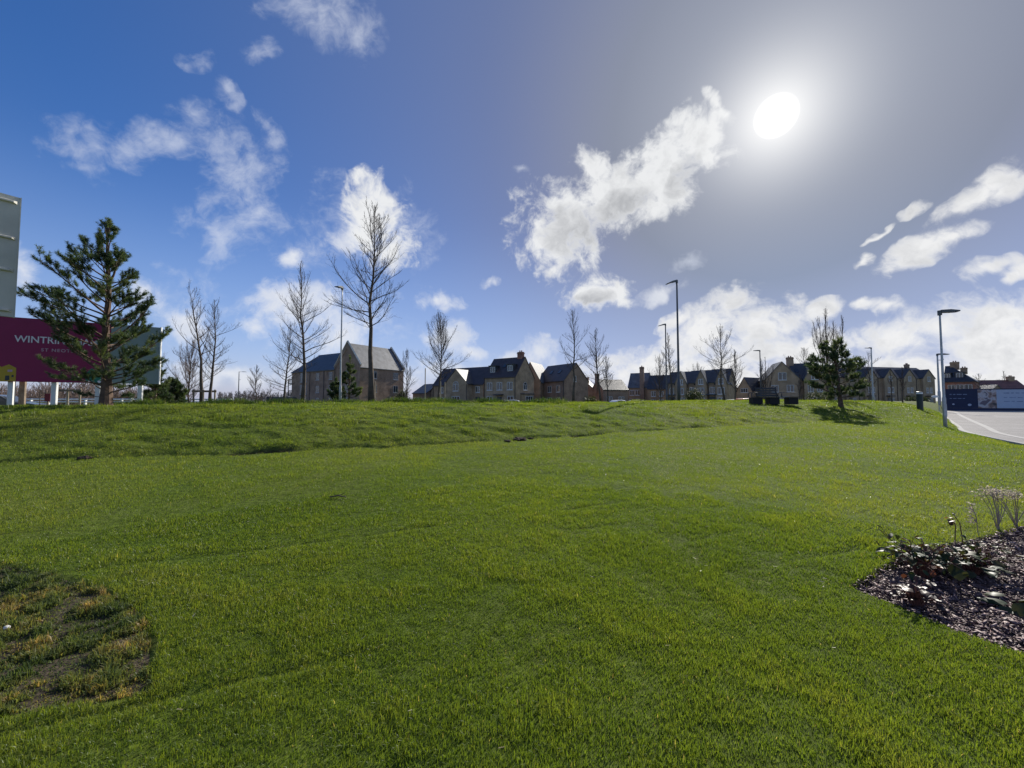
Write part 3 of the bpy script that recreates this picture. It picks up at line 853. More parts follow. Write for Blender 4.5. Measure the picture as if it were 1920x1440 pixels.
# --- house with the plain ridge, then the red external stack
h = House('house', 1131, 78, 1178, 79, 'dark broad house with a level ridge and a narrow stack at its end', group=HG)
L = h.L
h.block(0, L, 0, 6, 3.6, 5.7, M_brown, M_slate, 'x'); h.chimney(.0, 3, 3.0, 7.0, .7, .8, M_brown, pots=1)
for k in (.25, .72): h.window(h.face('front', 0), L * k, 1.0, 1.2, 1.2)
h = House('house', 1178, 88, 1214, 86, 'grey-roofed house with a tall brown brick external chimney stack', group=HG)
L = h.L
h.block(0, L, 0, 6.5, 4.4, 7.7, M_tan, M_slate_l, 'x'); h.chimney(L * .74, -.25, -.4, 8.9, .9, .55, M_brown, pots=1)
for k in (.2, .5): h.window(h.face('front', 0), L * k, 2.6, 1.0, 1.2); h.window(h.face('front', 0), L * k, .6, 1.0, 1.2)
h = House('house', 1214, 84, 1252, 82, 'low dark-roofed house tucked between the tall brown stack and the gabled terrace', group=HG)
L = h.L
h.block(0, L, 0, 6, 4.0, 6.9, M_tan, M_slate, 'x')
for k in (.3, .7): h.window(h.face('front', 0), L * k, 2.3, .9, 1.1); h.window(h.face('front', 0), L * k, .6, .9, 1.1)

# --- gabled terrace: three houses side by side, each a thing of its own
TG = 'three joined gabled terrace houses'
tp = [(1252, 1290), (1290, 1328), (1328, 1366)]
tl = ['terrace house with a front gable, nearest the tall lamp post', 'middle house of the gabled terrace between lamp post and bare tree', 'end terrace house with a front gable behind the bare fan-shaped tree']
for k, ((a, b), lb) in enumerate(zip(tp, tl)):
    da, db = 74 - 2.1 * k, 74 - 2.1 * (k + 1)
    h = House('terraced_house', a + .15, da, b - .15, db, lb, group=TG)
    L = h.L; ev, rg = 4.7, 6.9 + .1 * k
    h.block(0, L, 0, 6.4, ev, rg, M_tan if k % 2 else M_buff, M_slate, 'x', ov=.2)
    g0, g1 = L * .42, L * .97
    h.block(g0, g1, -.7, 3.0, ev + .05, rg - .1, M_buff, M_slate_l, 'y')
    gm = (g0 + g1) / 2; f1 = h.face('front', -.7); f0 = h.face('front', 0)
    h.window(f1, gm, 4.3, .8, 1.0); h.window(f1, gm, 2.5, 1.1, 1.2); h.window(f1, gm, .5, 1.2, 1.4)
    h.window(f0, L * .2, 2.6, .8, 1.2); h.door(f0, L * .2)
    h.pipe(f0, .05, 4.6)

# --- gable house beyond the parked cars, its dark link
h = House('house', 1371, 84, 1410, 80, 'brick gable house with a triple window beside the parked cars', group=HG)
L = h.L
h.block(0, L * .55, 1, 7, 4.2, 5.5, M_tan, M_slate, 'x'); h.block(L * .3, L, 0, 7, 3.6, 6.2, M_buff, M_slate, 'y')
f0 = h.face('front', 0)
h.window(f0, L * .65, 3.1, 1.5, .9, lights=3); h.window(f0, L * .82, .8, .9, 1.2); h.window(f0, L * .45, .8, .9, 1.2)
h = House('house', 1403, 92, 1424, 91, 'low slate-roofed link house left of the big chimney house', group=HG)
h.block(0, h.L, 0, 5, 2.9, 5.2, M_brown, M_slate, 'x'); h.window(h.face('front', 0), h.L * .5, .9, 1.0, 1.2)

# --- big double-gabled house with chimney
h = House('house', 1436, 78.0, 1500, 76.0, 'large buff brick double-gabled house with a chimney behind the bench', group=HG)
h.root.rotation_euler[2] = R(-20)
h.block(0, 5.8, 0, 6.5, 5.7, 9.1, M_buff, M_slate_l, 'y')
h.block(5.2, 9.9, .9, 6.6, 5.9, 8.9, M_tan, M_slate, 'x')
h.block(6.6, 10.0, .2, 3.7, 5.7, 8.9, M_buff, M_slate_l, 'y')
h.chimney(5.3, 3.7, 8.0, 10.3, 1.1, .8, M_tan)
f0 = h.face('front', 0); f2 = h.face('front', .2); f1 = h.face('front', .9)
h.window(f0, 2.9, 5.5, 1.4, 1.5); h.window(f0, 1.6, 3.1, 1.2, 1.4); h.window(f0, 4.2, 3.1, 1.2, 1.4); h.window(f0, 2.8, .6, 2.4, 1.6, lights=3)
h.window(f2, 8.3, 5.5, 1.1, 1.3); h.window(f2, 7.6, 3.1, .9, 1.3); h.window(f2, 9.1, 3.1, .9, 1.3); h.window(f2, 8.3, .6, 1.8, 1.5, lights=3)
h.rooflight(6.0, 2.2, 5.9, 8.9, .9, 3.75); h.pipe(f0, 5.65, 5.5)

# --- long terrace of three-storey gabled town houses on the right
TG2 = 'row of three-storey gabled town houses'
cx = [1556, 1592, 1628, 1664, 1700, 1736]
tl2 = ['town house of the gabled row just left of the pine crown', 'town house of the gabled row hidden behind the small pine', 'town house with a front gable right of the small pine',
       'town house with a front gable between pine and bollard', 'gabled town house directly left of the green bollard', 'end town house of the gabled row beside the red brick corner house']
for k, (c, lb) in enumerate(zip(cx, tl2)):
    da = 84 + 1.2 * k; db = 84 + 1.2 * (k + 1)
    h = House('town_house', c - 18 + .1, da, c + 18 - .1, db, lb, group=TG2)
    L = h.L; ev, rg = 6.6, 9.3
    h.block(0, L, 0, 7, ev, rg, M_buff if k % 3 else M_tan, M_slate, 'x', ov=.2)
    h.block(L * .24, L * .86, -.5, 3.4, ev + .05, rg - .7, M_buff, M_slate, 'y', ov=.12)
    f1 = h.face('front', -.5); gm = L * .55
    h.window(f1, gm, 5.9, .9, 1.1); h.window(f1, gm - .55, 3.2, .7, 1.2); h.window(f1, gm + .55, 3.2, .7, 1.2)
    h.window(f1, gm + .5, .7, .8, 1.3); h.door(f1, gm - .6, .9)
    h.pipe(h.face('front', 0), .1, 6.4)
    if k == 5: h.chimney(L * .5, 3.5, 8.4, 10.2, .9, .6, M_brown)

# --- red brick corner house with hipped roof
h = House('house', 1771, 94, 1830, 90, 'red brick corner house with a hipped slate roof, dormers and two chimneys', group=HG)
L = h.L
h.block(0, L, 0, 8.0, 6.0, 9.9, M_red, M_slate, 'x', hipR=4.2)
f0 = h.face('front', 0)
for k in range(3):
    h.window(f0, L * (.24 + .27 * k), 3.7, 1.2, 1.5); h.window(f0, L * (.24 + .27 * k), .7, 1.2, 1.5)
h.dormer(L * .10, .9, 6.8, 1.3, 1.3); h.dormer(L * .50, .9, 6.8, 1.5, 1.4)
h.chimney(L * .30, 4.0, 9.0, 10.9, 1.5, .8, M_tan); h.chimney(L * .62, 2.6, 7.8, 9.3, 1.1, .7, M_tan); h.pipe(f0, .1, 5.9); h.rooflight(L * .25, 1.6, 6, 9.9, 0, 4)

# --- red-roofed house at the right
h = House('house', 1836, 98, 1903, 99.5, 'long low house with a red tiled roof and an end chimney behind the hoarding', group=HG)
h.root.rotation_euler[2] = R(-9)
L = h.L
h.block(0, L, 0, 6.4, 3.6, 6.6, M_red, M_tiler, 'x'); h.chimney(L - 1.3, 3.2, 5.6, 7.6, 1.3, .7, M_tan); h.rooflight(L * .4, 1.6, 3.6, 6.6, 0, 3.2)
h.block(-.6, 3.0, -3.0, 1.0, 3.2, 5.2, M_tan, M_slate_l, 'y')
for k in (.5, .75): h.window(h.face('front', 0), L * k, 1.0, 1.1, 1.2)
# ------------------------------------------------------------------ writing
def text_mesh(txt, size, mt, parent, loc, rot, depth=.004, name='lettering', align='CENTER', sx=1.0, spacing=1.0):
    cu = bpy.data.curves.new(name, 'FONT'); cu.body = txt; cu.size = size; cu.extrude = depth; cu.align_x = align; cu.align_y = 'CENTER'; cu.space_character = spacing
    cu.offset = size * .012
    ob = bpy.data.objects.new(name, cu); COL.objects.link(ob)
    dg = bpy.context.evaluated_depsgraph_get()
    me = bpy.data.meshes.new_from_object(ob.evaluated_get(dg)); bpy.data.objects.remove(ob); bpy.data.curves.remove(cu)
    me.name = name; me.materials.clear(); me.materials.append(mt)
    o = bpy.data.objects.new(name, me); COL.objects.link(o); o.parent = parent
    o.location = loc; o.rotation_euler = rot; o.scale = (sx, 1, 1)
    return o

M_maroon = mat('maroon_sign_face', (.26, .016, .08), rough=.5, var=.06)
M_sage = mat('grey_green_sign_face', (.27, .33, .31), rough=.5, var=.05)
M_yellow = mat('ochre_print', (.50, .33, .03), rough=.5, var=.08)
M_teal = mat('teal_print', (.02, .18, .12), rough=.5, var=.1)
M_letter = mat('white_lettering', (.78, .74, .76), rough=.5, var=.03)
M_letter2 = mat('faded_lettering', (.55, .36, .44), rough=.5, var=.03)
M_signback = mat('weathered_panel_back', (.54, .52, .45), rough=.65, var=.10, scale=1.5, bump=.15, bscale=6)
M_timber = mat('grey_timber', (.20, .155, .115), rough=.9, var=.3, scale=8, bump=.3)
M_timber_l = mat('pale_stake', (.36, .30, .22), rough=.9, var=.2, scale=8, bump=.3)

# --- estate sign
pa, pb = W(0, 740, 13.6), W(296, 740, 15.7)
yaw = math.atan2(pb.y - pa.y, pb.x - pa.x); Ls = math.hypot(pb.x - pa.x, pb.y - pa.y)
sg = empty('estate_sign', (pa.x, pa.y, H(pa.x, pa.y)), yaw, 'large maroon and grey-green estate sign lettered WINTRINGHAM on white posts behind the big pine', 'sign')
z0 = sg.location.z
zt, zb = EYE + 160 / F * 13.6 - z0, EYE + 37 / F * 13.6 - z0
zt2, zb2 = zt, zb
def su(px):        # distance along the board of a photo column
    k = (px - 960) / F; cx, sy = math.cos(yaw), math.sin(yaw)
    return (k * pa.y - pa.x) / (cx - k * sy)
uL, uM = -2.4, su(203)
m = MB(); m.bb(uL, uM, 0, .10, zb, zt); m.build('maroon_panel', M_maroon, sg)
m = MB(); m.bb(uM + .004, Ls, 0, .10, zb, zt); pn = m.build('grey_green_panel', M_sage, sg)
m = MB(); m.bb(Ls, Ls + .035, -.02, .12, zb - .01, zt + .02); m.build('edge_trim', M_white, sg)
rotx = (math.pi / 2, 0, 0)
uc = (su(22) + su(180)) / 2; wpx = su(180) - su(22)
def fit(o, width):
    xs = [v.co.x for v in o.data.vertices]; o.scale.x = width / (max(xs) - min(xs))
def uz(py, px):
    u = su(px); d = pa.y + u * math.sin(yaw); return EYE + (752 - py) / F * d - z0
o = text_mesh('WINTRINGHAM', .34, M_letter, sg, (uc, -.006, uz(639, 100)), rotx); fit(o, wpx)
o = text_mesh('ST NEOTS', .16, M_letter2, sg, (uc, -.006, uz(657, 100)), rotx, spacing=1.2)
def printed(name, poly, mt, off=.004):
    """a flat printed shape on the board: polygon in photo columns and rows"""
    q = MB(); q.prism([(su(a), uz(b, a)) for a, b in poly], 'y', -off, -.0005); return q.build(name, mt, sg)
ph = printed('yellow_house_print', [(-30, 715), (-30, 692), (-12, 680), (0, 688), (14, 683), (28, 690), (28, 714.6)], M_yellow)
for q in ([(8, 713), (8, 704), (16, 704), (16, 713)], [(20, 707), (20, 703), (24, 703), (24, 707)]):
    printed('print_window', q, M_dark, .007).parent = sg
printed('print_panel', [(12, 697), (12, 693), (21, 693), (21, 697)], M_letter2, .007)
printed('teal_house_print', [(159, 717.5), (159, 700), (170, 690), (182, 699), (182, 695), (198, 695), (198, 719.5)], M_teal)
for a in (166, 184): printed('print_flower', [(a, 718), (a - 3, 715), (a + 1, 713), (a + 5, 715.5), (a + 3, 718.2)], M_letter, .007)
for px in (15, 97, 180, 260):
    u = su(px); d = pa.y + u * math.sin(yaw); xx = pa.x + u * math.cos(yaw)
    g = H(xx, d + .2) - z0 - .3
    m = MB(); m.bb(u - .065, u + .065, .11, .27, g, zt - .3); m.build('post', M_white, sg)
for px in (-70,):
    u = su(px); m = MB(); m.bb(u - .09, u + .09, .11, .29, -.5, zt - .3); m.build('post', M_white, sg)
u = su(31); m = MB(); m.bb(u - .07, u + .07, .30, .42, -.3, zt - .5); m.build('timber_post', M_timber, sg)
for k, zz_ in enumerate((zb + .3, (zb + zt) / 2, zt - .3)):
    m = MB(); m.bb(uL + .1, Ls - .1, .101, .16, zz_ - .05, zz_ + .05); m.build('rail', M_steel, sg)

# --- tall panel seen from behind
pa2, pb2 = W(0, 470, 10.6), W(33, 470, 10.85)
yw = math.atan2(pb2.y - pa2.y, pb2.x - pa2.x); L2 = math.hypot(pb2.x - pa2.x, pb2.y - pa2.y)
tp_ = empty('tall_sign', (pa2.x, pa2.y, H(pa2.x, pa2.y)), yw, 'tall pale grey sign panel seen from behind with raised horizontal ribs', 'sign')
g0 = tp_.location.z
zt = EYE + (752 - 354) / F * 10.6 - g0; zb = EYE + (752 - 590) / F * 10.6 - g0
m = MB(); m.bb(-1.9, L2, 0, .09, zb, zt); m.build('panel', M_signback, tp_)
for py in (366, 437, 500, 578):
    zr = EYE + (752 - py) / F * 10.6 - g0
    m = MB(); m.add([(-1.85, -.07, zr - .02), (L2 - .12, -.07, zr - .02), (L2 - .12, -.07, zr + .02), (-1.85, -.07, zr + .02), (-1.85, -.001, zr - .05), (L2 - .04, -.001, zr - .05), (L2 - .04, -.001, zr + .05), (-1.85, -.001, zr + .05)],
        [(0, 1, 2, 3), (4, 5, 6, 7), (0, 1, 5, 4), (1, 2, 6, 5), (2, 3, 7, 6), (3, 0, 4, 7)])
    m.build('rib', M_signback, tp_)
m = MB(); m.bb(L2 - .002, L2 + .02, -.015, .105, zb - .01, zt + .01); m.build('edge_trim', M_signback, tp_)
for u in (-.55, -1.7):
    m = MB(); m.tube([(u, .16, -.4), (u, .16, zt - .1)], .075, 10); m.build('post', M_steel, tp_)

# --- street lamps
def lamp(px, py_top, py_base, d, label, side=-1, yaw_=0.0, head=.62, m=None, z=None, tilt=.16, extra=None, r=.055, arm=0.0):
    p = W(px, 740, d); zg = H(p.x, p.y) if z is None else z
    root = empty('street_lamp', (p.x, p.y, zg), yaw_, label, 'street lamp', 'street lamps')
    h = EYE + (752 - py_top) / F * d - zg
    m = m or M_steel
    q = MB(); q.tube([(0, 0, -.3), (0, 0, 1.25), (0, 0, 1.32)] + [(0, 0, 1.32 + (h - 1.32) * t / 10) for t in range(1, 11)], [r * 1.45, r * 1.45] + [r * (1.05 - .033 * t) for t in range(11)], 20); q.build('pole', m, root, smooth=True)
    q = MB(); q.bb(-.05, .05, -r * 1.5 - .012, -r * 1.35, .45, 1.0); q.build('inspection_door', m, root)
    q = MB(); q.tube([(0, 0, h - .16), (0, 0, h + .05)], [.075, .075], 10)
    if arm: q.tube([(0, 0, h - .03), (side * arm, 0, h + .02)], .035, 6)
    q.build('bracket', M_head, root)
    x0 = side * (.03 + arm); x1 = side * (head + arm); w = .15; s_ = tilt
    v = [(x0, -w * .55, h - .06), (x0, w * .55, h - .06), (x0, w * .55, h + .07), (x0, -w * .55, h + .07),
         (x1, -w, h - .06 - s_ * head), (x1, w, h - .06 - s_ * head), (x1, w, h - .01 - s_ * head), (x1, -w, h - .01 - s_ * head)]
    xm = (x0 + x1) / 2
    v2 = [(xm, -w, h - .06 - s_ * head * .5), (xm, w, h - .06 - s_ * head * .5), (xm, w, h + .055 - s_ * head * .5), (xm, -w, h + .055 - s_ * head * .5)]
    V_ = v[:4] + v2 + v[4:]
    q = MB(); q.add(V_, [(0, 1, 2, 3), (0, 1, 5, 4), (1, 2, 6, 5), (2, 3, 7, 6), (3, 0, 4, 7), (4, 5, 9, 8), (5, 6, 10, 9), (6, 7, 11, 10), (7, 4, 8, 11), (8, 9, 10, 11)])
    hd = q.build('lamp_head', M_head, root)
    q = MB(); a_ = [(V_[4][0], -w * .7, V_[4][2] - .012), (V_[4][0], w * .7, V_[4][2] - .012), (V_[8][0] - side * .05, w * .7, V_[8][2] - .012), (V_[8][0] - side * .05, -w * .7, V_[8][2] - .012)]
    q.add(a_ + [(p_[0], p_[1], p_[2] + .01) for p_ in a_], [(0, 1, 2, 3), (4, 5, 6, 7), (0, 1, 5, 4), (1, 2, 6, 5), (2, 3, 7, 6), (3, 0, 4, 7)]); q.build('lens', M_glass, hd)
    if extra:
        q = MB(); q.box((side * .16, 0, h - extra), (.42, .05, .05)); q.box((side * .34, 0, h - extra + .05), (.12, .16, .10)); q.build('lower_fitting', M_head, root)
    return root
lamp(638, 537, 752, 26.0, 'tall slim street lamp in front of the apartment block', yaw_=R(78), m=M_steel, tilt=.1)
lamp(1273, 524, 755, 25.5, 'tallest dark street lamp rising over the gabled terrace', yaw_=R(12), m=M_steel_d, tilt=.28, r=.07, head=.75)
lamp(1250, 607, 755, 40.0, 'street lamp standing against a slim bare tree', yaw_=R(10), m=M_steel_d, tilt=.2, r=.075, head=.75)
pl_ = unpro(1774, 800)
lamp(1769.5, 583, 800, pl_[1], 'grey street lamp at the lawn corner beside the paved road', side=1, yaw_=R(-25), tilt=.0, r=.045, head=.6)
lamp(1761, 664, 775, 36.0, 'street lamp half hidden behind the roadside lamp post', side=1, yaw_=R(-20), tilt=.0, extra=.55, r=.075, z=float(base_h(np.array([38.0]), np.array([36.0]))[0]), head=.8)
lamp(1427, 657, 755, 52.0, 'small far street lamp left of the double-gabled house', yaw_=R(15), m=M_steel_d, tilt=.0, r=.08, head=1.0)
lamp(1637, 652, 757, 52.0, 'small far street lamp over the town house row right of the pine', yaw_=R(15), m=M_steel, tilt=.0, r=.08, head=1.0)
lamp(447, 697, 752, 105.0, 'distant street lamp on a long arm before the far wood', side=1, m=M_steel_d, tilt=.0, head=1.1, arm=.9, extra=2.2, r=.12, z=.2)

# --- bench
p = W(1451, 740, 19.4)
bn = empty('park_bench', (p.x, p.y, H(p.x, p.y)), R(-4), 'dark timber park bench with a half-length slatted backrest on the bank top', 'bench')
M_slat = mat('oiled_slats', (.035, .026, .020), rough=.35, spec=.5, var=.3, scale=6)
M_plinth = mat('black_plinth', (.010, .010, .012), rough=.6, var=.2)
q = MB()
for k in range(5): q.box((.14, -.22 + k * .105, .335), (2.05, .085, .035))
q.build('seat', M_slat, bn)
for x, w in ((-.88, .46), (-.08, .48), (.82, .44)):
    q = MB(); q.box((x, 0, .14), (w, .40, .34)); q.build('plinth', M_plinth, bn)
q = MB()
for k in range(4): q.box((-.18, .25 + k * .03, .42 + k * .118), (.98, .04, .092), rot=Euler((R(-14), 0, 0)))
bk = q.build('backrest', M_slat, bn)
for x in (-.66, .30):
    q = MB(); q.tube([(x, .28, .20), (x, .29, .37), (x, .40, .85)], .025, 6); q.build('back_frame', M_dark, bk)
for x0, x1 in ((-1.13, -.66), (.32, 1.08)):
    q = MB(); q.tube([(x0, -.1, .31), (x0, -.1, .51), (x0 + .06, -.1, .56), (x1, .05, .56)], .022, 6); q.tube([(x0, .2, .31), (x0, .2, .51), (x0 + .06, .2, .56), (x1, .2, .56)], .022, 6); q.build('arm_rail', M_dark, bn)

# --- bollard
p = W(1724, 740, 24.3)
bo = empty('bollard', (p.x, p.y, H(p.x, p.y)), R(20), 'dark green post with a white top band at the end of the lawn', 'bollard')
hb = EYE + (752 - 734) / F * 24.3 - bo.location.z
M_dgreen = mat('dark_green_paint', (.007, .022, .022), rough=.45, spec=.5)
q = MB(); q.tube([(0, 0, -.2), (0, 0, hb - .16)], .15, 14); q.build('shaft', M_dgreen, bo)
q = MB(); q.tube([(0, 0, hb - .159), (0, 0, hb - .06)], .152, 14); q.build('white_band', M_white, bo)
q = MB(); q.tube([(0, 0, hb - .059), (0, 0, hb - .02), (0, 0, hb)], [.155, .15, .09], 14); q.build('cap', M_dgreen, bo)

# --- site hoarding
d0 = 39.5
a_, b_ = W(1773, 740, d0), W(1833, 740, 38.6)
yw = math.atan2(b_.y - a_.y, b_.x - a_.x); L1 = math.hypot(b_.x - a_.x, b_.y - a_.y)
hd = empty('site_hoarding', (a_.x, a_.y, float(pave_z(0, 39.5))), yw, 'site hoarding in navy, photograph and pale blue panels across the end of the paving', 'hoarding')
M_navy = mat('navy_board', (.014, .022, .060), rough=.5, var=.1); M_pale = mat('pale_blue_board', (.40, .46, .55), rough=.5, var=.04)
M_faint = mat('faint_blue_print', (.20, .25, .36), rough=.5); M_mark = mat('pale_print', (.45, .48, .55), rough=.5)
def photo_mat():
    m = bpy.data.materials.new('printed_photograph'); nt, out = nodes_of(m)
    b = N(nt, 'BsdfPrincipled'); nt.links.new(b.outputs[0], out.inputs[0]); b.inputs['Roughness'].default_value = .5
    tc = N(nt, 'TexCoord'); no = N(nt, 'TexNoise'); no.inputs['Scale'].default_value = 1.6; no.inputs['Detail'].default_value = 3; no.inputs['Distortion'].default_value = .8
    nt.links.new(tc.outputs['Object'], no.inputs['Vector'])
    c = ramp(nt, no.outputs[0], [(.32, (.06, .05, .05)), (.42, (.22, .14, .11)), (.50, (.42, .33, .30)), (.58, (.50, .48, .48)), (.66, (.13, .10, .12))]); nt.links.new(c, b.inputs['Base Color'])
    return m
Hh = 2.12
def u1(px):
    k = (px - 960) / F; cx, sy = math.cos(yw), math.sin(yw); return (k * a_.y - a_.x) / (cx - k * sy)
uP, uQ = u1(1833), u1(1868)
for u0, u_, nm, mm in ((0, uP, 'navy_panel', M_navy), (uP + .005, uQ, 'photograph_panel', photo_mat()), (uQ + .005, uQ + 12, 'pale_blue_panel', M_pale)):
    q = MB(); q.bb(u0, u_, 0, .05, .28, Hh); q.build(nm, mm, hd)
q = MB(); q.bb(-.02, uQ + 12, -.02, .06, 0, .278); q.build('plinth_board', M_navy, hd)
q = MB(); q.bb(-.02, uQ + 12, -.03, .07, Hh + .002, Hh + .09); q.build('capping', M_navy, hd)
rs = np.random.default_rng(3)
q = MB()
for r_, zz_ in enumerate((1.62, 1.22)):
    u = .3
    while u < uP - .9:
        w = rs.uniform(.12, .42); q.bb(u, u + w, -.004, -.0005, zz_, zz_ + (.07 if r_ == 0 else .05)); u += w + .10
q.build('faint_lettering', M_faint, hd)
q = MB()
for u, zz_, s_ in ((.55, .66, .16), (1.75, .60, .24)):
    q.prism([(u + s_ * .6 * math.cos(t * .785), zz_ + s_ * .5 * math.sin(t * .785)) for t in range(8)], 'y', -.005, -.0005)
q.build('emblem', M_mark, hd)
q = MB()
for r_, zz_ in enumerate((1.72, 1.28, .9)):
    u = uQ + .5
    while u < uQ + 7:
        w = rs.uniform(.15, .5); q.bb(u, u + w, -.004, -.0005, zz_, zz_ + .09 - .02 * (r_ > 0)); u += w + .12
q.build('faint_lettering', M_faint, hd)
for u in np.arange(.4, uQ + 12, 2.4):
    q = MB(); q.bb(u, u + .1, .051, .16, 0, Hh); q.build('post', M_timber, hd)

# --- small curved white sign plate by the far lamp
p = W(1756, 740, 33.5); zg = H(p.x, p.y)
rsn = empty('road_sign', (p.x, p.y, zg), R(-30), 'small white tilted road sign plate beside the far lamp post', 'sign')
q = MB(); q.tube([(.12, 0, -.2), (.12, 0, 1.35)], .03, 8); q.build('post', M_steel, rsn)
q = MB(); n_ = 14
rim = [(.24 * math.cos(t * 2 * math.pi / n_) - .1, .02, 1.22 + .24 * .45 * math.sin(t * 2 * math.pi / n_)) for t in range(n_)]
q.prism([(a, c) for a, b, c in rim], 'y', -.05, -.031); q.build('plate', M_white, rsn)

# --- paved road with its edging
M_kerb = mat('concrete_edging', (.33, .32, .305), rough=.85, var=.15, scale=5, bump=.2)
def paver_mat():
    m = bpy.data.materials.new('block_paving'); nt, out = nodes_of(m)
    b = N(nt, 'BsdfPrincipled'); nt.links.new(b.outputs[0], out.inputs[0])
    tc = N(nt, 'TexCoord'); mp = N(nt, 'Mapping'); mp.inputs['Rotation'].default_value = (0, 0, R(42)); nt.links.new(tc.outputs['Object'], mp.inputs[0])
    br = N(nt, 'TexBrick'); br.inputs['Scale'].default_value = 2.6; br.inputs['Mortar Size'].default_value = .018; nt.links.new(mp.outputs[0], br.inputs['Vector'])
    br.inputs['Color1'].default_value = (.205, .195, .195, 1); br.inputs['Color2'].default_value = (.155, .148, .152, 1); br.inputs['Mortar'].default_value = (.07, .065, .066, 1)
    no = N(nt, 'TexNoise'); no.inputs['Scale'].default_value = .6; no.inputs['Detail'].default_value = 7; nt.links.new(tc.outputs['Object'], no.inputs['Vector'])
    mr = N(nt, 'MapRange'); mr.inputs[1].default_value = .3; mr.inputs[2].default_value = .7; mr.inputs[3].default_value = .75; mr.inputs[4].default_value = 1.2; nt.links.new(no.outputs[0], mr.inputs[0])
    mx = N(nt, 'Mix', data_type='RGBA', blend_type='MULTIPLY'); mx.inputs[0].default_value = 1; nt.links.new(br.outputs[0], mx.inputs[6]); nt.links.new(mr.outputs[0], mx.inputs[7])
    nt.links.new(mx.outputs[2], b.inputs['Base Color']); b.inputs['Roughness'].default_value = .8; b.inputs['Specular IOR Level'].default_value = .22
    return m
def resample(poly, step):
    out = []
    for (x0, y0), (x1, y1) in zip(poly[:-1], poly[1:]):
        n = max(1, int(math.hypot(x1 - x0, y1 - y0) / step))
        for k in range(n): out.append((x0 + (x1 - x0) * k / n, y0 + (y1 - y0) * k / n))
    out.append(tuple(poly[-1])); return np.array(out)
E = resample(EDGE[1:-1], .4)
# soften the corners of the edge line
for _ in range(30): E[1:-1] = .5 * E[1:-1] + .25 * (E[:-2] + E[2:])
Tn = np.gradient(E, axis=0); Tn /= np.linalg.norm(Tn, axis=1)[:, None]; Rt = np.stack([Tn[:, 1], -Tn[:, 0]], 1)
q = MB(); n = len(E); cols = [0.0, .8, 2, 5, 10, 18, 28]
vs = []
for k in range(n):
    for c_ in cols:
        # every strip runs out to the right of the edge
        x_ = E[k][0] + Rt[k][0] * .02 + c_; y_ = E[k][1] + Rt[k][1] * .02 - c_ * .12
        vs.append((x_, y_, float(pave_z(0, y_)) + .006))
m_ = len(cols)
q.add(vs, [(k * m_ + c_, k * m_ + c_ + 1, (k + 1) * m_ + c_ + 1, (k + 1) * m_ + c_) for k in range(n - 1) for c_ in range(m_ - 1)])
tag(q.build('paved_road', paver_mat()), 'pale block-paved road', None, None, 'structure')
def strip(off0, off1, z0_, z1_, name, lab, mt, a0=0, a1=None):
    q = MB(); e = E[a0:a1]; r_ = Rt[a0:a1]; vs = []
    for k in range(len(e)):
        for o_, zz in ((off0, z0_), (off0, z1_), (off1, z1_), (off1, z0_)):
            x_, y_ = e[k] + r_[k] * o_; vs.append((x_, y_, float(pave_z(0, y_)) + zz))
    q.add(vs, [(k * 4 + j, k * 4 + (j + 1) % 4, (k + 1) * 4 + (j + 1) % 4, (k + 1) * 4 + j) for k in range(len(e) - 1) for j in range(4)] + [(0, 1, 2, 3), (len(vs) - 4, len(vs) - 3, len(vs) - 2, len(vs) - 1)])
    return tag(q.build(name, mt), lab, None, None, 'structure')
strip(-.07, .08, -.1, .035, 'kerb', 'pale concrete edging between lawn and paving', M_kerb)
strip(.80, 1.0, -.05, .014, 'kerb_channel', 'pale line of edging blocks set in the paving', M_kerb)
# far pale pavement strip in front of the hoarding
q = MB(); q.bb(0, uQ + 12, -1.6, -.03, -.05, .012)
o = q.build('pavement', mat('pale_pavement', (.50, .48, .44), rough=.85, var=.12, scale=2)); o.location = hd.location; o.rotation_euler = hd.rotation_euler
tag(o, 'pale pavement strip along the hoarding', None, None, 'structure')

# --- post and rail fence far left
pts = [(25 + k * 34, 30.0 + .25 * k) for k in range(13)]
p0 = W(pts[0][0], 740, pts[0][1]); fz = H(p0.x, p0.y)
fe = empty('white_fence', (p0.x, p0.y, 0), 0, 'low white post-and-rail fence seen beneath and right of the estate sign', 'fence')
P_ = [W(a, 740, b) for a, b in pts]
for v in P_:
    q = MB(); q.box((v.x - p0.x, v.y - p0.y, .8), (.12, .12, 2.0)); q.build('post', M_white, fe)
for z_ in (1.74, 1.53):
    q = MB()
    for a, b in zip(P_[:-1], P_[1:]):
        q.tube([(a.x - p0.x, a.y - p0.y - .08, z_), (b.x - p0.x, b.y - p0.y - .08, z_)], .055, 4)
    q.build('rail', M_white, fe)
# marker post and red board
p = W(246, 740, 20); g = H(p.x, p.y)
mk = empty('marker_post', (p.x, p.y, g), 0, 'short white marker post with a round cap left of the far sign post', 'post')
hm = EYE + 8 / F * 20 - g
q = MB(); q.tube([(0, 0, -.2), (0, 0, hm - .15)], .05, 8); q.build('shaft', M_white, mk)
q = MB(); q.tube([(0, 0, hm - .149), (0, 0, hm - .1), (0, 0, hm)], [.09, .1, .03], 10); q.build('cap', M_white, mk)
p = W(89, 740, 22); g = H(p.x, p.y)
rb = empty('red_board', (p.x, p.y, g), R(20), 'small dark red board on a post beside a white sign post', 'board')
hm = EYE + 14 / F * 22 - g
q = MB(); q.bb(-.03, .03, .03, .09, -.2, hm - .05); q.build('post', M_timber, rb)
q = MB(); q.bb(-.12, .12, 0, .03, hm - .45, hm); q.build('panel', mat('dark_red_board', (.16, .02, .03), rough=.6), rb)

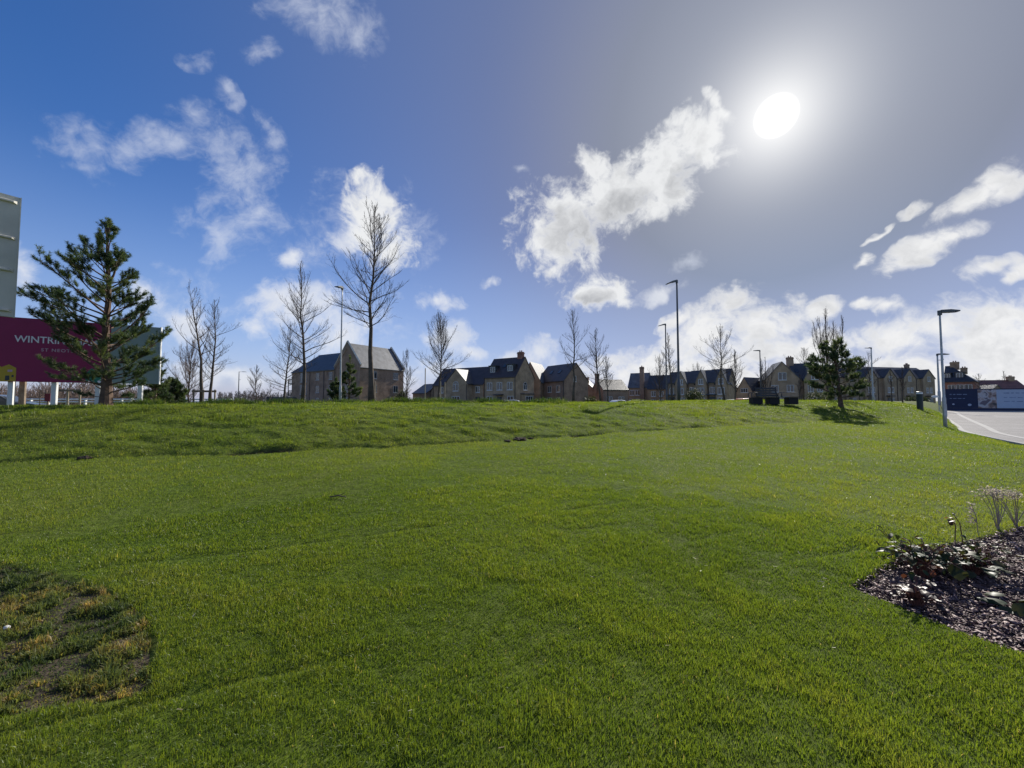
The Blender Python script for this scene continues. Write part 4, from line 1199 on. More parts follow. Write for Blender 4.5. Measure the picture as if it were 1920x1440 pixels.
# --- timber tree guards
def guard(pxs, d, py, label):
    a = W(pxs[0], 740, d); b = W(pxs[-1], 740, d + .4); yw_ = math.atan2(b.y - a.y, b.x - a.x); g = H(a.x, a.y)
    t = empty('tree_guard', (a.x, a.y, g), yw_, label, 'tree guard', 'timber tree guards')
    L_ = math.hypot(b.x - a.x, b.y - a.y); h_ = EYE + (752 - py) / F * d - g
    for k, px in enumerate(pxs):
        u = L_ * (px - pxs[0]) / (pxs[-1] - pxs[0]); q = MB(); q.tube([(u, 0, -.3), (u, 0, h_)], .045, 8); q.build('stake', M_timber_l if k else M_timber, t)
    q = MB(); q.bb(-.08, L_ + .08, -.075, -.046, h_ - .16, h_ - .05); q.build('cross_rail', M_timber, t)
    return t
guard((104, 127, 150), 19.0, 728, 'timber tree guard frame under the maroon sign')
guard((363, 381, 403), 21.5, 730, 'timber tree guard frame around the pair of bare trees')
def stake(px, py, d, label):
    p = W(px, 740, d); g = H(p.x, p.y); q = MB(); h_ = EYE + (752 - py) / F * d - g
    q.tube([(0, 0, -.3), (0, 0, h_ - .03), (0, 0, h_)], [.035, .035, .02], 8)
    o = q.build('tree_stake', M_timber_l); o.location = (p.x, p.y, g); tag(o, label, 'stake', 'pale tree stakes')
stake(571, 690, 21.0, 'pale stake tied beside the bare tree left of the apartment block')
stake(703, 715, 17.2, 'short pale stake beside the tallest bare tree')
stake(797, 690, 30.0, 'thin pale stake left of the bushy bare tree')
stake(826, 715, 27.5, 'pale stake right at the bushy bare tree trunk')
stake(834, 716, 28.5, 'pale stake standing between the bushy bare tree and arched-window house')

# --- parked cars glimpsed over the bank
M_tyre = mat('tyre_rubber', (.02, .02, .02), rough=.9); M_rim = mat('wheel_rim', (.5, .5, .5), rough=.3, metal=.8)
def car(px, d, yaw_, col, label, van=False):
    p = W(px, 740, d); z_ = H(p.x, p.y)
    r = empty('parked_car', (p.x, p.y, z_), yaw_, label, 'van' if van else 'car', 'vehicles parked between the houses')
    mm = mat('car_paint', col, rough=.22, spec=.6, var=.05)
    if van: prof = [(-2.4, .35), (2.3, .35), (2.4, .8), (2.35, 1.1), (1.6, 1.25), (1.15, 2.0), (.9, 2.1), (-2.35, 2.1), (-2.4, 1.9)]
    else: prof = [(-2.1, .35), (2.1, .35), (2.15, .6), (2.0, .82), (1.0, .95), (.35, 1.38), (-.2, 1.47), (-1.1, 1.43), (-1.75, 1.0), (-2.12, .9)]
    q = MB(); q.prism(prof, 'y', -.82, .82); b_ = q.build('body', mm, r)
    bv = b_.modifiers.new('bevel', 'BEVEL'); bv.width = .09; bv.segments = 2
    q = MB()
    if van: wn_ = [(.95, 1.3), (1.5, 1.3), (1.1, 1.92), (.95, 1.92)]
    else: wn_ = [(-1.35, .98), (.75, .98), (.25, 1.33), (-.25, 1.39), (-.95, 1.35)]
    q.prism(wn_, 'y', -.826, .826); q.build('side_window', M_glass, r)
    q = MB(); 
    if van: q.add([(1.62, -.7, 1.26), (1.62, .7, 1.26), (1.19, .62, 1.96), (1.19, -.62, 1.96)], [(0, 1, 2, 3)])
    else: q.add([(1.0, -.7, .98), (1.0, .7, .98), (.42, .6, 1.36), (.42, -.6, 1.36)], [(0, 1, 2, 3)])
    q.build('windscreen', M_glass, r)
    for sx in (-1.35, 1.35):
        for sy in (-.78, .78):
            q = MB(); q.tube([(sx, sy - .1, .32), (sx, sy + .1, .32)], .32, 14); w_ = q.build('wheel', M_tyre, r)
            q = MB(); q.tube([(sx, sy - .108, .32), (sx, sy + .108, .32)], .19, 10); q.build('rim', M_rim, w_)
    for sy in (-.6, .6):
        q = MB(); q.box((2.12, sy, .68), (.08, .3, .14)); q.build('headlight', M_glass, r)
    return r
car(1379, 58, R(-20), (.72, .73, .74), 'white car roof showing left of the red car')
car(1398, 56, R(12), (.40, .03, .03), 'red car with a shining bonnet behind the lawn edge')
car(1163, 60, R(20), (.75, .75, .76), 'white car beside the low grass mound')
car(1196, 61, R(8), (.30, .31, .33), 'grey car on the far side of the grass mound')
car(966, 50, R(3), (.62, .63, .65), 'silver car parked below the bay of the tall dormer house')
car(528, 75, R(10), (.03, .035, .045), 'small dark van left of a bare tree', van=True)
car(541, 74, R(5), (.045, .05, .06), 'dark van nearest the apartment balconies', van=True)
car(3, 27, R(25), (.05, .05, .04), 'dark car at the photo edge below the estate sign')
# ------------------------------------------------------------------ bare winter trees
M_bark = mat('grey_brown_bark', (.095, .075, .06), rough=.9, var=.35, scale=6, bump=.5, bscale=25)
M_twig = mat('dark_twig', (.085, .062, .052), rough=.85, var=.2, scale=5)
M_twig_r = mat('reddish_twig', (.13, .085, .065), rough=.85, var=.2, scale=5)

def rnd(r, a, b): return r.uniform(a, b)
def bare_tree(px, py_top, d, label, spread=.26, base=.25, nb=46, seed=1, tr=None, lean=0.0, up=(25, 62), droop=0.0, twig=.006, sec=7, ter=3, mt=None, multi=1, prof=None, z=None, curve=.0, group='bare winter trees'):
    r = np.random.default_rng(seed)
    p = W(px, 740, d); zg = H(p.x, p.y) if z is None else z
    t = empty('bare_tree', (p.x, p.y, zg), 0, label, 'tree', group)
    Ht = EYE + (752 - py_top) / F * d - zg; tr = tr or Ht * .0125
    twig = twig * max(1, d / 26)
    tm, cm = MB(), MB()
    stems = []
    for s in range(multi):
        n = 9; f = np.linspace(0, 1, n)
        off = np.array([lean * Ht, 0.0]) if multi == 1 else np.array([math.cos(s * 2.4 + 1) * .12, math.sin(s * 2.4 + 1) * .12]) * Ht
        xs = off[0] * f ** (1 + curve) + np.concatenate([[0], np.cumsum(r.normal(0, .014 * Ht, n - 1))]) * .6
        ys = off[1] * f + np.concatenate([[0], np.cumsum(r.normal(0, .006 * Ht, n - 1))]) * .6
        k = 1 if s == 0 else rnd(r, .8, .98)
        pts = np.stack([xs, ys, f * Ht * k], 1); pts[0, 2] = -.25
        rad = tr * (1 - f) ** 1.15 * (1 if s == 0 else .6) + twig * 1.1; rad[0] *= 1.35; rad[1] *= 1.05
        tm.tube(pts, rad, 9); stems.append((pts, f, Ht * k, rad))
    def prof_(f):
        if prof: return np.interp(f, *prof)
        u = (f - base) / (1 - base); return (1 - u) ** .55 * min(1, .62 + u * 2.0)
    for si, (pts, fz, hh, rad) in enumerate(stems):
        nbb = int(nb * .85) if si == 0 else int(nb * .55)
        az0 = r.uniform(0, 6.28)
        for b in range(nbb):
            f = base + (1 - base) * ((b + r.uniform(0, .9)) / nbb) * .985
            o = np.array([np.interp(f, fz, pts[:, k]) for k in range(3)]); rt_ = float(np.interp(f, fz, rad))
            L = max(.12, 1.22 * spread * Ht * prof_(f) * r.uniform(.5, 1.25) * (1 if multi == 1 else .8))
            az = az0 + b * 2.39996 + r.normal(0, .25)
            e0 = R(np.interp(f, [base, 1], up) + r.normal(0, 6)); e1 = e0 + R(r.uniform(8, 26)) - droop
            m_ = 6; u = np.linspace(0, 1, m_); el_ = e0 + (e1 - e0) * u
            step = L / (m_ - 1)
            aw = az + np.cumsum(r.normal(0, .17, m_)); el_ = el_ + np.cumsum(r.normal(0, .10, m_))
            q = np.zeros((m_, 3)); q[0] = o
            for k in range(1, m_):
                q[k] = q[k - 1] + step * np.array([math.cos(el_[k]) * math.cos(aw[k]), math.cos(el_[k]) * math.sin(aw[k]), math.sin(el_[k])])
            r0 = min(rt_ * .55, .010 * L + twig); cm.tube(q, np.linspace(max(r0, twig), twig * .7, m_), 5, cap=False)
            ns = max(2, int(sec * min(1.3, L / (spread * Ht) + .35)))
            for s in range(ns):
                v = (s + .6 + r.uniform(-.3, .3)) / ns * .98
                v = min(max(v, .08), .98)
                so = np.array([np.interp(v, u, q[:, k]) for k in range(3)]); sl = L * (.18 + .36 * (1 - v)) * r.uniform(.6, 1.35)
                sa = float(np.interp(v, u, aw)) + (1 if s % 2 else -1) * r.uniform(.45, .95); se = float(np.interp(v, u, el_)) + r.uniform(-.15, .45)
                dv = np.array([math.cos(se) * math.cos(sa), math.cos(se) * math.sin(sa), math.sin(se)])
                dv2 = dv + np.array([0, 0, .25]) + r.normal(0, .12, 3); dv2 /= np.linalg.norm(dv2)
                pm = so + dv * sl * .5; pe = pm + dv2 * sl * .5
                cm.tube([so, pm, pe], [twig * .85, twig * .7, twig * .45], 3, cap=False)
                for w in range(ter + 1):
                    vv = r.uniform(.2, .95); wo_ = so + (pe - so) * vv
                    dd = dv2 + r.normal(0, .55, 3) + np.array([0, 0, .2]); dd /= np.linalg.norm(dd)
                    cm.tube([wo_, wo_ + dd * sl * r.uniform(.22, .5)], [twig * .6, twig * .4], 3, cap=False)
    tm.build('trunk', M_bark, t, smooth=True); cm.build('crown', mt or M_twig, t)
    return t

bare_tree(379, 530, 21.8, 'slender bare tree leaning left, left one of the staked pair', spread=.24, base=.30, nb=30, seed=11, lean=-.16, up=(35, 60), curve=.4, sec=6)
bare_tree(394, 560, 21.4, 'upright bare tree, right one of the staked pair', spread=.25, base=.22, nb=44, seed=12, up=(22, 62))
bare_tree(354, 640, 30.0, 'bushy pinkish bare tree behind the staked pair', spread=.42, base=.12, nb=60, seed=13, up=(38, 72), mt=M_twig_r, sec=9, ter=4)
bare_tree(482, 685, 36.0, 'small faint bare tree between the far lamp and the balconies', spread=.28, base=.22, nb=34, seed=14, up=(30, 62))
bare_tree(507, 722, 60.0, 'tiny distant bare sapling left of the dark vans', spread=.3, base=.3, nb=18, seed=15, sec=4, ter=1)
bare_tree(534, 608, 26.0, 'bare tree with a broad low crown left of the apartment balconies', spread=.30, base=.20, nb=46, seed=16, lean=.02, up=(14, 64))
bare_tree(567, 492, 21.0, 'tall bare tree overlapping the left end of the apartment block', spread=.24, base=.22, nb=58, seed=17, up=(22, 60), sec=8)
bare_tree(697, 376, 17.0, 'tallest bare tree with wide lower limbs before the apartment block', spread=.215, base=.36, nb=56, seed=18, up=(16, 62), sec=9, ter=3, lean=-.015, tr=.115, twig=.0075)
bare_tree(762, 655, 31.0, 'thin small bare tree right of the apartment block', spread=.32, base=.16, nb=36, seed=19, up=(35, 65))
bare_tree(823, 594, 28.0, 'bushy bare tree with many ascending twigs left of the arched-window house', spread=.33, base=.26, nb=74, seed=20, up=(26, 68), sec=9, ter=4)
bare_tree(1075, 580, 26.0, 'loose bare tree over the gleaming white roofs', spread=.26, base=.30, nb=30, seed=21, up=(32, 62), sec=7)
bare_tree(1127, 617, 26.0, 'bushy bare tree right of the gleaming white roofs', spread=.27, base=.22, nb=48, seed=22, lean=-.04, up=(28, 62))
bare_tree(1139, 668, 34.0, 'small slender bare tree beside a bushy bare tree over the broad dark house', spread=.24, base=.3, nb=26, seed=23, up=(45, 70))
bare_tree(1259, 622, 27.0, 'slim bare tree in front of the far lamp post', spread=.17, base=.30, nb=36, seed=24, lean=-.04, up=(35, 66))
bare_tree(1239, 668, 45.0, 'faint bare tree above the low dark-roofed house', spread=.35, base=.2, nb=36, seed=25, up=(40, 68), z=.3)
bare_tree(1359, 620, 27.0, 'fan-shaped bare tree before the gabled terrace', spread=.36, base=.34, nb=40, seed=26, lean=-.03, up=(14, 66), prof=([0, .34, .5, .8, 1], [.4, 1, .9, .5, .2]))
bare_tree(1376, 662, 48.0, 'faint bare tree just right of the fan-shaped one', spread=.3, base=.3, nb=30, seed=27, up=(45, 70), z=.3)
bare_tree(1310, 684, 85.0, 'tiny bare treetop showing above the terrace roofs', spread=.3, base=.5, nb=24, seed=28, sec=5, ter=2, z=.3)
bare_tree(1436, 668, 42.0, 'thin many-stemmed bare tree beside the small far lamp', spread=.30, base=.35, nb=20, seed=29, up=(55, 78), multi=4, sec=5, z=.5)
bare_tree(1508, 655, 88.0, 'faint bare tree behind the chimney of the double-gabled house', spread=.3, base=.55, nb=26, seed=30, sec=5, ter=2, z=.3, mt=M_twig_r)
bare_tree(1556, 573, 30.0, 'tall many-stemmed bare tree rising behind the small pine', spread=.30, base=.28, nb=34, seed=31, up=(52, 78), multi=5, sec=7, mt=M_twig_r)
bare_tree(1629, 662, 60.0, 'faint slim bare tree left of the lamp over the town house row', spread=.26, base=.3, nb=28, seed=32, sec=5, z=.3)
bare_tree(1672, 690, 36.0, 'thin young bare tree before the town house row', spread=.16, base=.3, nb=22, seed=33, up=(45, 70))
bare_tree(1692, 688, 34.0, 'young bare tree with a dark trunk left of the green bollard', spread=.18, base=.3, nb=26, seed=34, up=(45, 70))
bare_tree(1500, 700, 36.0, 'young bare tree against the wall right of the bench', spread=.2, base=.25, nb=26, seed=35, up=(40, 70))
bare_tree(1837, 700, 70.0, 'small bare tree between the red corner house and red roof', spread=.22, base=.5, nb=20, seed=36, sec=4, ter=1, z=.3)
bare_tree(1885, 696, 110.0, 'tiny bare treetop behind the end chimney of the red roof', spread=.2, base=.55, nb=20, seed=37, sec=4, ter=1, z=.3)
bare_tree(127, 690, 19.2, 'thin staked sapling inside the timber guard under the sign', spread=.18, base=.4, nb=16, seed=38, sec=4, ter=2, tr=.022)
bare_tree(75, 705, 24.0, 'thin bare sapling beneath the sign lettering', spread=.16, base=.35, nb=16, seed=39, sec=4, ter=2, tr=.022)

# ------------------------------------------------------------------ pines
M_needle = leaf_mat('pine_needles', [(0, (.026, .046, .026)), (.45, (.060, .098, .050)), (.8, (.125, .155, .075)), (1, (.21, .22, .11))], trans=.36, rough=.45, spec=.35, tmul=(1.4, 1.4, .6))
M_pbark = mat('pine_bark', (.11, .072, .052), rough=.9, var=.4, scale=7, bump=.6, bscale=20)

def needle_mesh(shoots, r, name, parent, nl=.075, per=46, wid=.006):
    """shoots: list of (start, end, tint): every shoot is a bottle brush of needles"""
    S = np.array([s[0] for s in shoots]); E_ = np.array([s[1] for s in shoots]); T = np.array([s[2] for s in shoots])
    n = len(S); k = per
    u = r.uniform(.0, 1.0, (n, k, 1)); P = S[:, None, :] + (E_ - S)[:, None, :] * u
    ax = (E_ - S) / (np.linalg.norm(E_ - S, axis=1)[:, None] + 1e-9)
    rv = r.normal(0, 1, (n, k, 3)); rv -= (rv * ax[:, None, :]).sum(-1, keepdims=True) * ax[:, None, :]; rv /= np.linalg.norm(rv, axis=-1, keepdims=True)
    dv = rv * r.uniform(.5, 1.1, (n, k, 1)) + ax[:, None, :] * r.uniform(.2, 1.1, (n, k, 1)); dv /= np.linalg.norm(dv, axis=-1, keepdims=True)
    L = nl * r.uniform(.7, 1.25, (n, k, 1)); tip = P + dv * L
    sd = np.cross(dv, r.normal(0, 1, (n, k, 3))); sd /= (np.linalg.norm(sd, axis=-1, keepdims=True) + 1e-9)
    V = np.stack([P - sd * wid, P + sd * wid, tip], 2).reshape(-1, 3)
    tint = np.repeat(np.clip(T[:, None] + r.normal(0, .14, (n, k)), 0, 1).ravel(), 3)
    return fast_mesh(name, V, 3, np.arange(len(V)), M_needle, {'tint': tint}, parent)

def pine(px, py_top, d, label, left, right, seed=1, whorls=11, per_whorl=6, f0=.08, f1=.97, tr=.11, rise=(10, 40), nl=.075, dens=1.0, lean=0.0, z=None, per=46, group=None, clumpy=.3, wd=1.0):
    """left/right: ([heights as a fraction], [reach in metres]) of the crown seen from the lawn"""
    r = np.random.default_rng(seed)
    p = W(px, 740, d); zg = H(p.x, p.y) if z is None else z
    t = empty('pine_tree', (p.x, p.y, zg), 0, label, 'tree', group)
    Ht = EYE + (752 - py_top) / F * d - zg
    f = np.linspace(0, 1, 10); tx = lean * Ht * f + np.concatenate([[0], np.cumsum(r.normal(0, .008 * Ht, 9))]) * .5
    ty = np.concatenate([[0], np.cumsum(r.normal(0, .008 * Ht, 9))]) * .5
    pts = np.stack([tx, ty, f * Ht * .99], 1); pts[0, 2] = -.25
    tm = MB(); rad = tr * (1 - f) ** .8 + .012; rad[0] *= 1.5; rad[1] *= 1.1
    tm.tube(pts, rad, 10)
    shoots = []
    a0 = r.uniform(0, 6.28)
    cam2 = np.array([-p.x, -p.y]); cam2 /= np.linalg.norm(cam2); rightv = np.array([-cam2[1], cam2[0]])   # seen from the lawn
    for wI in range(whorls):
        fw = f0 + (f1 - f0) * (wI / (whorls - 1)) ** .95
        for b in range(per_whorl):
            az = a0 + wI * 1.1 + b * 2 * math.pi / per_whorl + r.normal(0, .22)
            hv = np.array([math.cos(az), math.sin(az)]); side = float(hv @ rightv)
            fb = fw + r.normal(0, .028)
            rl = np.interp(fb, *left); rr_ = np.interp(fb, *right); k = (side + 1) / 2
            L = (rl * (1 - k) + rr_ * k) * r.uniform(.5, 1.1)
            if L < .12: continue
            el0 = R(np.interp(fb, [0, 1], rise) + r.normal(0, 7))
            dz = L * math.tan(el0) * .75; start_f = min(max(fb - dz / Ht, .03), .985)
            o = np.array([np.interp(start_f, f, pts[:, k_]) for k_ in range(3)])
            m_ = 7; u = np.linspace(0, 1, m_); q = np.zeros((m_, 3)); q[0] = o; aw = az + np.cumsum(r.normal(0, .07, m_)); ee = el0 + R(16) * (u - .4) + np.cumsum(r.normal(0, .06, m_))
            for i_ in range(1, m_): q[i_] = q[i_ - 1] + L / (m_ - 1) * np.array([math.cos(ee[i_]) * math.cos(aw[i_]), math.cos(ee[i_]) * math.sin(aw[i_]), math.sin(ee[i_])])
            tm.tube(q, np.linspace(min(.035, .012 + .012 * L), .007, m_), 6, cap=False)
            # side branchlets on the outer part carry the needled shoots
            ns = max(3, int(L * 6.5 * dens)); bt = r.uniform(.2, .75)
            for s in range(ns):
                v = clumpy + (1 - clumpy) * (s + r.uniform(0, .8)) / ns; v = min(v, 1)
                so = np.array([np.interp(v, u, q[:, k_]) for k_ in range(3)]); sa = float(np.interp(v, u, aw)) + (1 if s % 2 else -1) * r.uniform(.3, 1.0); se = float(np.interp(v, u, ee)) + r.uniform(-.1, .6)
                bl = min(.62, (.14 + .26 * L * (1.15 - v))) * r.uniform(.7, 1.2)
                dv = np.array([math.cos(se) * math.cos(sa), math.cos(se) * math.sin(sa), math.sin(se)]); e_ = so + dv * bl
                tm.tube([so, e_], [.006, .004], 3, cap=False)
                for w in range(4 if bl > .3 else 3):
                    vv = r.uniform(.35, 1.0); wo_ = so + (e_ - so) * vv; dd = dv + r.normal(0, .42, 3) + np.array([0, 0, .5]); dd /= np.linalg.norm(dd)
                    shoots.append((wo_, wo_ + dd * r.uniform(.10, .20), bt + r.normal(0, .10)))
                shoots.append((so + (e_ - so) * .55, e_ + dv * .05, bt))
            shoots.append((q[-2], q[-1] + (q[-1] - q[-2]) * .3, bt))
    top = pts[-1]
    for b in range(7):
        dd = np.array([r.normal(0, .28), r.normal(0, .28), 1.0]); dd /= np.linalg.norm(dd); st_ = top - np.array([0, 0, r.uniform(.02, .3)])
        shoots.append((st_, st_ + dd * r.uniform(.2, .38), .6))
    tm.build('trunk', M_pbark, t); needle_mesh(shoots, r, 'crown', t, nl=nl, per=per, wid=.0042 * wd * max(1, d / 12.5))
    return t
pine(199, 408, 12.5, 'large open-crowned pine standing in front of the maroon sign', ([.0, .10, .18, .3, .42, .55, .64, .74, .88, .97, 1], [.0, .9, 1.7, 2.05, 2.2, 2.3, 2.15, 1.5, 1.1, .5, .25]),
     ([0, .08, .15, .28, .38, .5, .62, .74, .88, .97, 1], [0, .9, 1.5, 1.8, 2.2, 1.6, 1.3, 1.0, .7, .5, .25]), seed=5, whorls=13, per_whorl=6, f0=.10, tr=.12, rise=(8, 52), nl=.085, dens=1.25, lean=-.025, clumpy=.42, per=46, wd=1.2)
pine(1577, 642, 20.0, 'small dark pine on the bank casting its shadow on the lawn', ([0, .14, .28, .45, .62, .8, .95, 1], [0, .5, 1.55, 1.65, 1.55, 1.25, .85, .4]), ([0, .14, .25, .4, .55, .7, .85, 1], [0, 1.0, 1.55, 1.55, 1.4, 1.2, .85, .4]), seed=8, whorls=8, per_whorl=7, f0=.2, tr=.085, rise=(4, 30), nl=.10, dens=1.25, lean=-.03, per=40, clumpy=.45)
PG = 'dark conifers in front of the buildings'
pine(655, 672, 27.0, 'dark conifer in front of the apartment gable', ([0, .1, .4, .7, 1], [.3, .95, .95, .6, .1]), ([0, .1, .4, .7, 1], [.3, .9, .8, .5, .1]), seed=9, whorls=7, per_whorl=5, f0=.1, tr=.06, rise=(5, 50), nl=.11, dens=1.6, group=PG)
pine(631, 712, 27.5, 'low dark conifer beside the slim lamp post at the apartment block', ([0, .1, .5, 1], [.4, .8, .7, .1]), ([0, .1, .5, 1], [.4, .7, .6, .1]), seed=10, whorls=6, per_whorl=6, f0=.1, tr=.05, rise=(10, 45), nl=.10, dens=2.0, group=PG)
pine(291, 672, 17.5, 'slim young pine at the right edge of the estate sign', ([0, .1, .3, .6, .8, 1], [.4, .6, .5, .35, .25, .1]), ([0, .1, .3, .6, .8, 1], [.5, .9, .75, .4, .2, .1]), seed=14, whorls=9, per_whorl=5, f0=.15, tr=.05, rise=(8, 45), nl=.08, dens=1.5, group=PG)
pine(322, 712, 22.0, 'broad low dark pine bush right of the estate sign', ([0, .1, .4, .75, 1], [1.0, 1.5, 1.45, .9, .2]), ([0, .1, .4, .75, 1], [.8, 1.1, .9, .5, .1]), seed=15, whorls=6, per_whorl=8, f0=.15, tr=.06, rise=(15, 50), nl=.10, dens=2.2, group=PG)

# ------------------------------------------------------------------ shrubs, far thicket and far wood
M_shrub = leaf_mat('shrub_leaves', [(0, (.012, .022, .010)), (.5, (.030, .048, .018)), (1, (.075, .085, .035))], trans=.3)
def shrub(px, py_top, d, w_, label, seed, z=None, n=5000, ls=.05, mt=None, name='shrub', group='dark shrubs by the houses'):
    r = np.random.default_rng(seed); p = W(px, 740, d); zg = H(p.x, p.y) if z is None else z
    h_ = EYE + (752 - py_top) / F * d - zg
    t = empty(name, (p.x, p.y, zg), 0, label, 'shrub', group)
    sm = MB(); ends = []
    for b in range(16):
        a = r.uniform(0, 6.28); e = R(r.uniform(35, 85)); L = h_ * r.uniform(.6, .95)
        q = np.array([[0, 0, 0], [math.cos(a) * math.cos(e) * w_ * .35, math.sin(a) * math.cos(e) * w_ * .35, L * .5], [math.cos(a) * math.cos(e) * w_ * .6, math.sin(a) * math.cos(e) * w_ * .6, L]])
        sm.tube(q, [.025, .018, .008], 5, cap=False); ends.append(q)
    sm.build('stems', M_twig, t)
    cl = r.normal(0, 1, (34, 3)); cl /= np.linalg.norm(cl, axis=1)[:, None]; cl *= r.uniform(.4, .85, (34, 1)); cl = cl * np.array([w_ * .5, w_ * .5, h_ * .45]) + np.array([0, 0, h_ * .5])
    ci = r.integers(0, 34, n); P = cl[ci] + r.normal(0, .10, (n, 3)) * np.array([w_, w_, h_]); P[:, 2] = np.abs(P[:, 2])
    u = r.normal(0, 1, (n, 3)); v = np.cross(u, r.normal(0, 1, (n, 3))); u /= np.linalg.norm(u, axis=1)[:, None]; v /= np.linalg.norm(v, axis=1)[:, None]
    s_ = ls * r.uniform(.6, 1.4, (n, 1)); V = np.stack([P - u * s_, P + v * s_ * .5, P + u * s_, P - v * s_ * .5], 1).reshape(-1, 3)
    fast_mesh('foliage', V, 4, np.arange(len(V)), mt or M_shrub, {'tint': np.repeat(np.clip(r.uniform(.2, .8, 34)[ci] + r.normal(0, .12, n), 0, 1), 4)}, t)
shrub(1303, 728, 44, 2.3, 'dark shrub before the gabled terrace', 3, z=.4)
shrub(1530, 735, 40, 3.0, 'dark shrub under the left side of the small pine', 4, z=.5)
shrub(1716, 742, 44, 2.2, 'low dark shrub before the town houses left of the bollard', 6, z=.6)
shrub(755, 728, 40, 1.6, 'pale flecked shrub at the right corner of the apartment block', 7, z=.4)
shrub(1105, 742, 40, 2.0, 'low shrub before the outbuilding with the white lean-to roof', 8, z=.5)

def thicket(name, label, px0, px1, d0, d1, h0, h1, n, mt, seed, wid, sub=5):
    """a far wood or bare hedge that reads as one mass: hundreds of upright forking stems"""
    r = np.random.default_rng(seed); m = MB()
    for k in range(n):
        px = r.uniform(px0, px1); d = r.uniform(d0, d1); p = W(px, 740, d); z_ = H(p.x, p.y) - .2
        h_ = r.uniform(h0, h1) * (.75 + .5 * float(vnoise(np.array([px * .03]), np.array([.5]), seed)[0]))
        b = np.array([p.x, p.y, z_]); t_ = b + np.array([r.normal(0, .12) * h_, r.normal(0, .1) * h_, h_])
        m.tube([b, (b + t_) / 2 + r.normal(0, .05 * h_, 3), t_], [wid * 1.6, wid, wid * .5], 3, cap=False)
        for s in range(sub):
            v = r.uniform(.2, .95); o = b + (t_ - b) * v; a = r.uniform(0, 6.28); L = h_ * r.uniform(.12, .38) * (1.1 - v * .5)
            e = o + np.array([math.cos(a) * .6, math.sin(a) * .6, .75]) * L
            m.tube([o, e], [wid * .7, wid * .4], 3, cap=False)
            e2 = (o + e) / 2 + np.array([math.cos(a + 1.2) * .5, math.sin(a + 1.2) * .5, .7]) * L * .6; m.tube([(o + e) / 2, e2], [wid * .5, wid * .35], 3, cap=False)
    return tag(m.build(name, mt), label, None, None, 'stuff')
M_hedge = mat('bare_hedge_twigs', (.16, .115, .095), rough=.9, var=.3, scale=.3)
M_far = mat('hazed_far_twigs', (.20, .17, .165), rough=.95, var=.25, scale=.05)  # distance haze is put into this paler, greyer twig colour
thicket('thicket', 'brown bare thicket beyond the white fence', -40, 345, 44, 58, 2.4, 4.0, 1000, M_hedge, 3, .028)
thicket('far_wood', 'faint grey line of far bare woodland', 410, 640, 240, 290, 4.0, 7.5, 420, M_far, 4, .16, 7)
# ------------------------------------------------------------------ long growth along the crest
M_tuft = leaf_mat('rough_growth', [(0, (.022, .050, .010)), (.4, (.045, .085, .018)), (.75, (.090, .130, .030)), (1, (.20, .19, .09))], trans=.5, rough=.5, spec=.3, tmul=(1.6, 1.5, .6))
n = 46000
px_ = rng.uniform(170, 1080, n); w_ = sstep(170, 330, px_) * (1 - sstep(990, 1080, px_))
xa = []; 
dd = np.interp(px_, [170, 400, 700, 1080], [13.2, 13.9, 15.2, 17.2]) + rng.uniform(-.35, 1.5, n)
xx = (px_ - 960) / F * dd
cl = fbm(xx * .9, dd * 1.4, 71, 3)
keep = (rng.uniform(size=n) < w_ * sstep(.30, .62, cl) * 1.2) & (edge_dist(xx, dd) > .3)
xx, dd, cl = xx[keep], dd[keep], cl[keep]
hg = (.05 + .24 * sstep(.38, .72, cl)) * rng.uniform(.5, 1.3, len(xx))
o = make_blades(xx, dd, hg, .012 * rng.uniform(.6, 1.6, len(xx)), np.clip(.35 + 1.1 * (fbm(xx * 1.7, dd * 2, 73, 2) - .5) + rng.normal(0, .2, len(xx)), 0, 1), 'rough_grass', M_tuft, lean=.75)
tag(o, 'rough leafy growth along the crest of the bank', None, None, 'stuff')

# ------------------------------------------------------------------ weedy soil patch, left foreground
M_soil = mat('damp_soil', (.050, .038, .024), rough=.95, var=.6, scale=7, bump=.9, bscale=30, detail=8)
def sheet(poly, z_off, name, mt, step=.05, amp=.03, sc=5, lim=None):
    P = np.array(poly); x0, y0 = P.min(0); x1, y1 = P.max(0)
    if lim: x0, x1, y0, y1 = max(x0, lim[0]), min(x1, lim[1]), max(y0, lim[2]), min(y1, lim[3])
    gx = np.arange(x0, x1 + step, step); gy = np.arange(y0, y1 + step, step)
    A, B = np.meshgrid(gx, gy, indexing='ij'); a = A.ravel(); b = B.ravel()
    pd = poly_dist(poly, a, b)
    z = ground_h(a, b) - .012 + (z_off + .012) * sstep(.01, -.05, pd) + amp * (fbm(a * sc, b * sc, 81, 3) - .4) * sstep(.02, -.10, pd)
    ok = pd < .03
    ny = len(gy); idx = []
    I = np.arange(len(a)).reshape(len(gx), ny); OK = ok.reshape(I.shape)
    m_ = OK[:-1, :-1] & OK[1:, :-1] & OK[1:, 1:] & OK[:-1, 1:]
    q = np.stack([I[:-1, :-1][m_], I[1:, :-1][m_], I[1:, 1:][m_], I[:-1, 1:][m_]], 1).reshape(-1)
    return fast_mesh(name, np.stack([a, b, z], 1), 4, q, mt)
tag(sheet(PATCH, .012, 'soil_patch', M_soil, step=.03, amp=.035, sc=6), 'bare weedy soil patch cut out of the turf', None, None, 'structure')
M_weed = leaf_mat('patch_weeds', [(0, (.055, .085, .034)), (.3, (.105, .140, .055)), (.55, (.155, .180, .062)), (.80, (.19, .165, .065)), (1, (.34, .25, .13))], trans=.55, rough=.5, spec=.3, tmul=(1.5, 1.4, .6))
P = np.array(PATCH); n = 150000
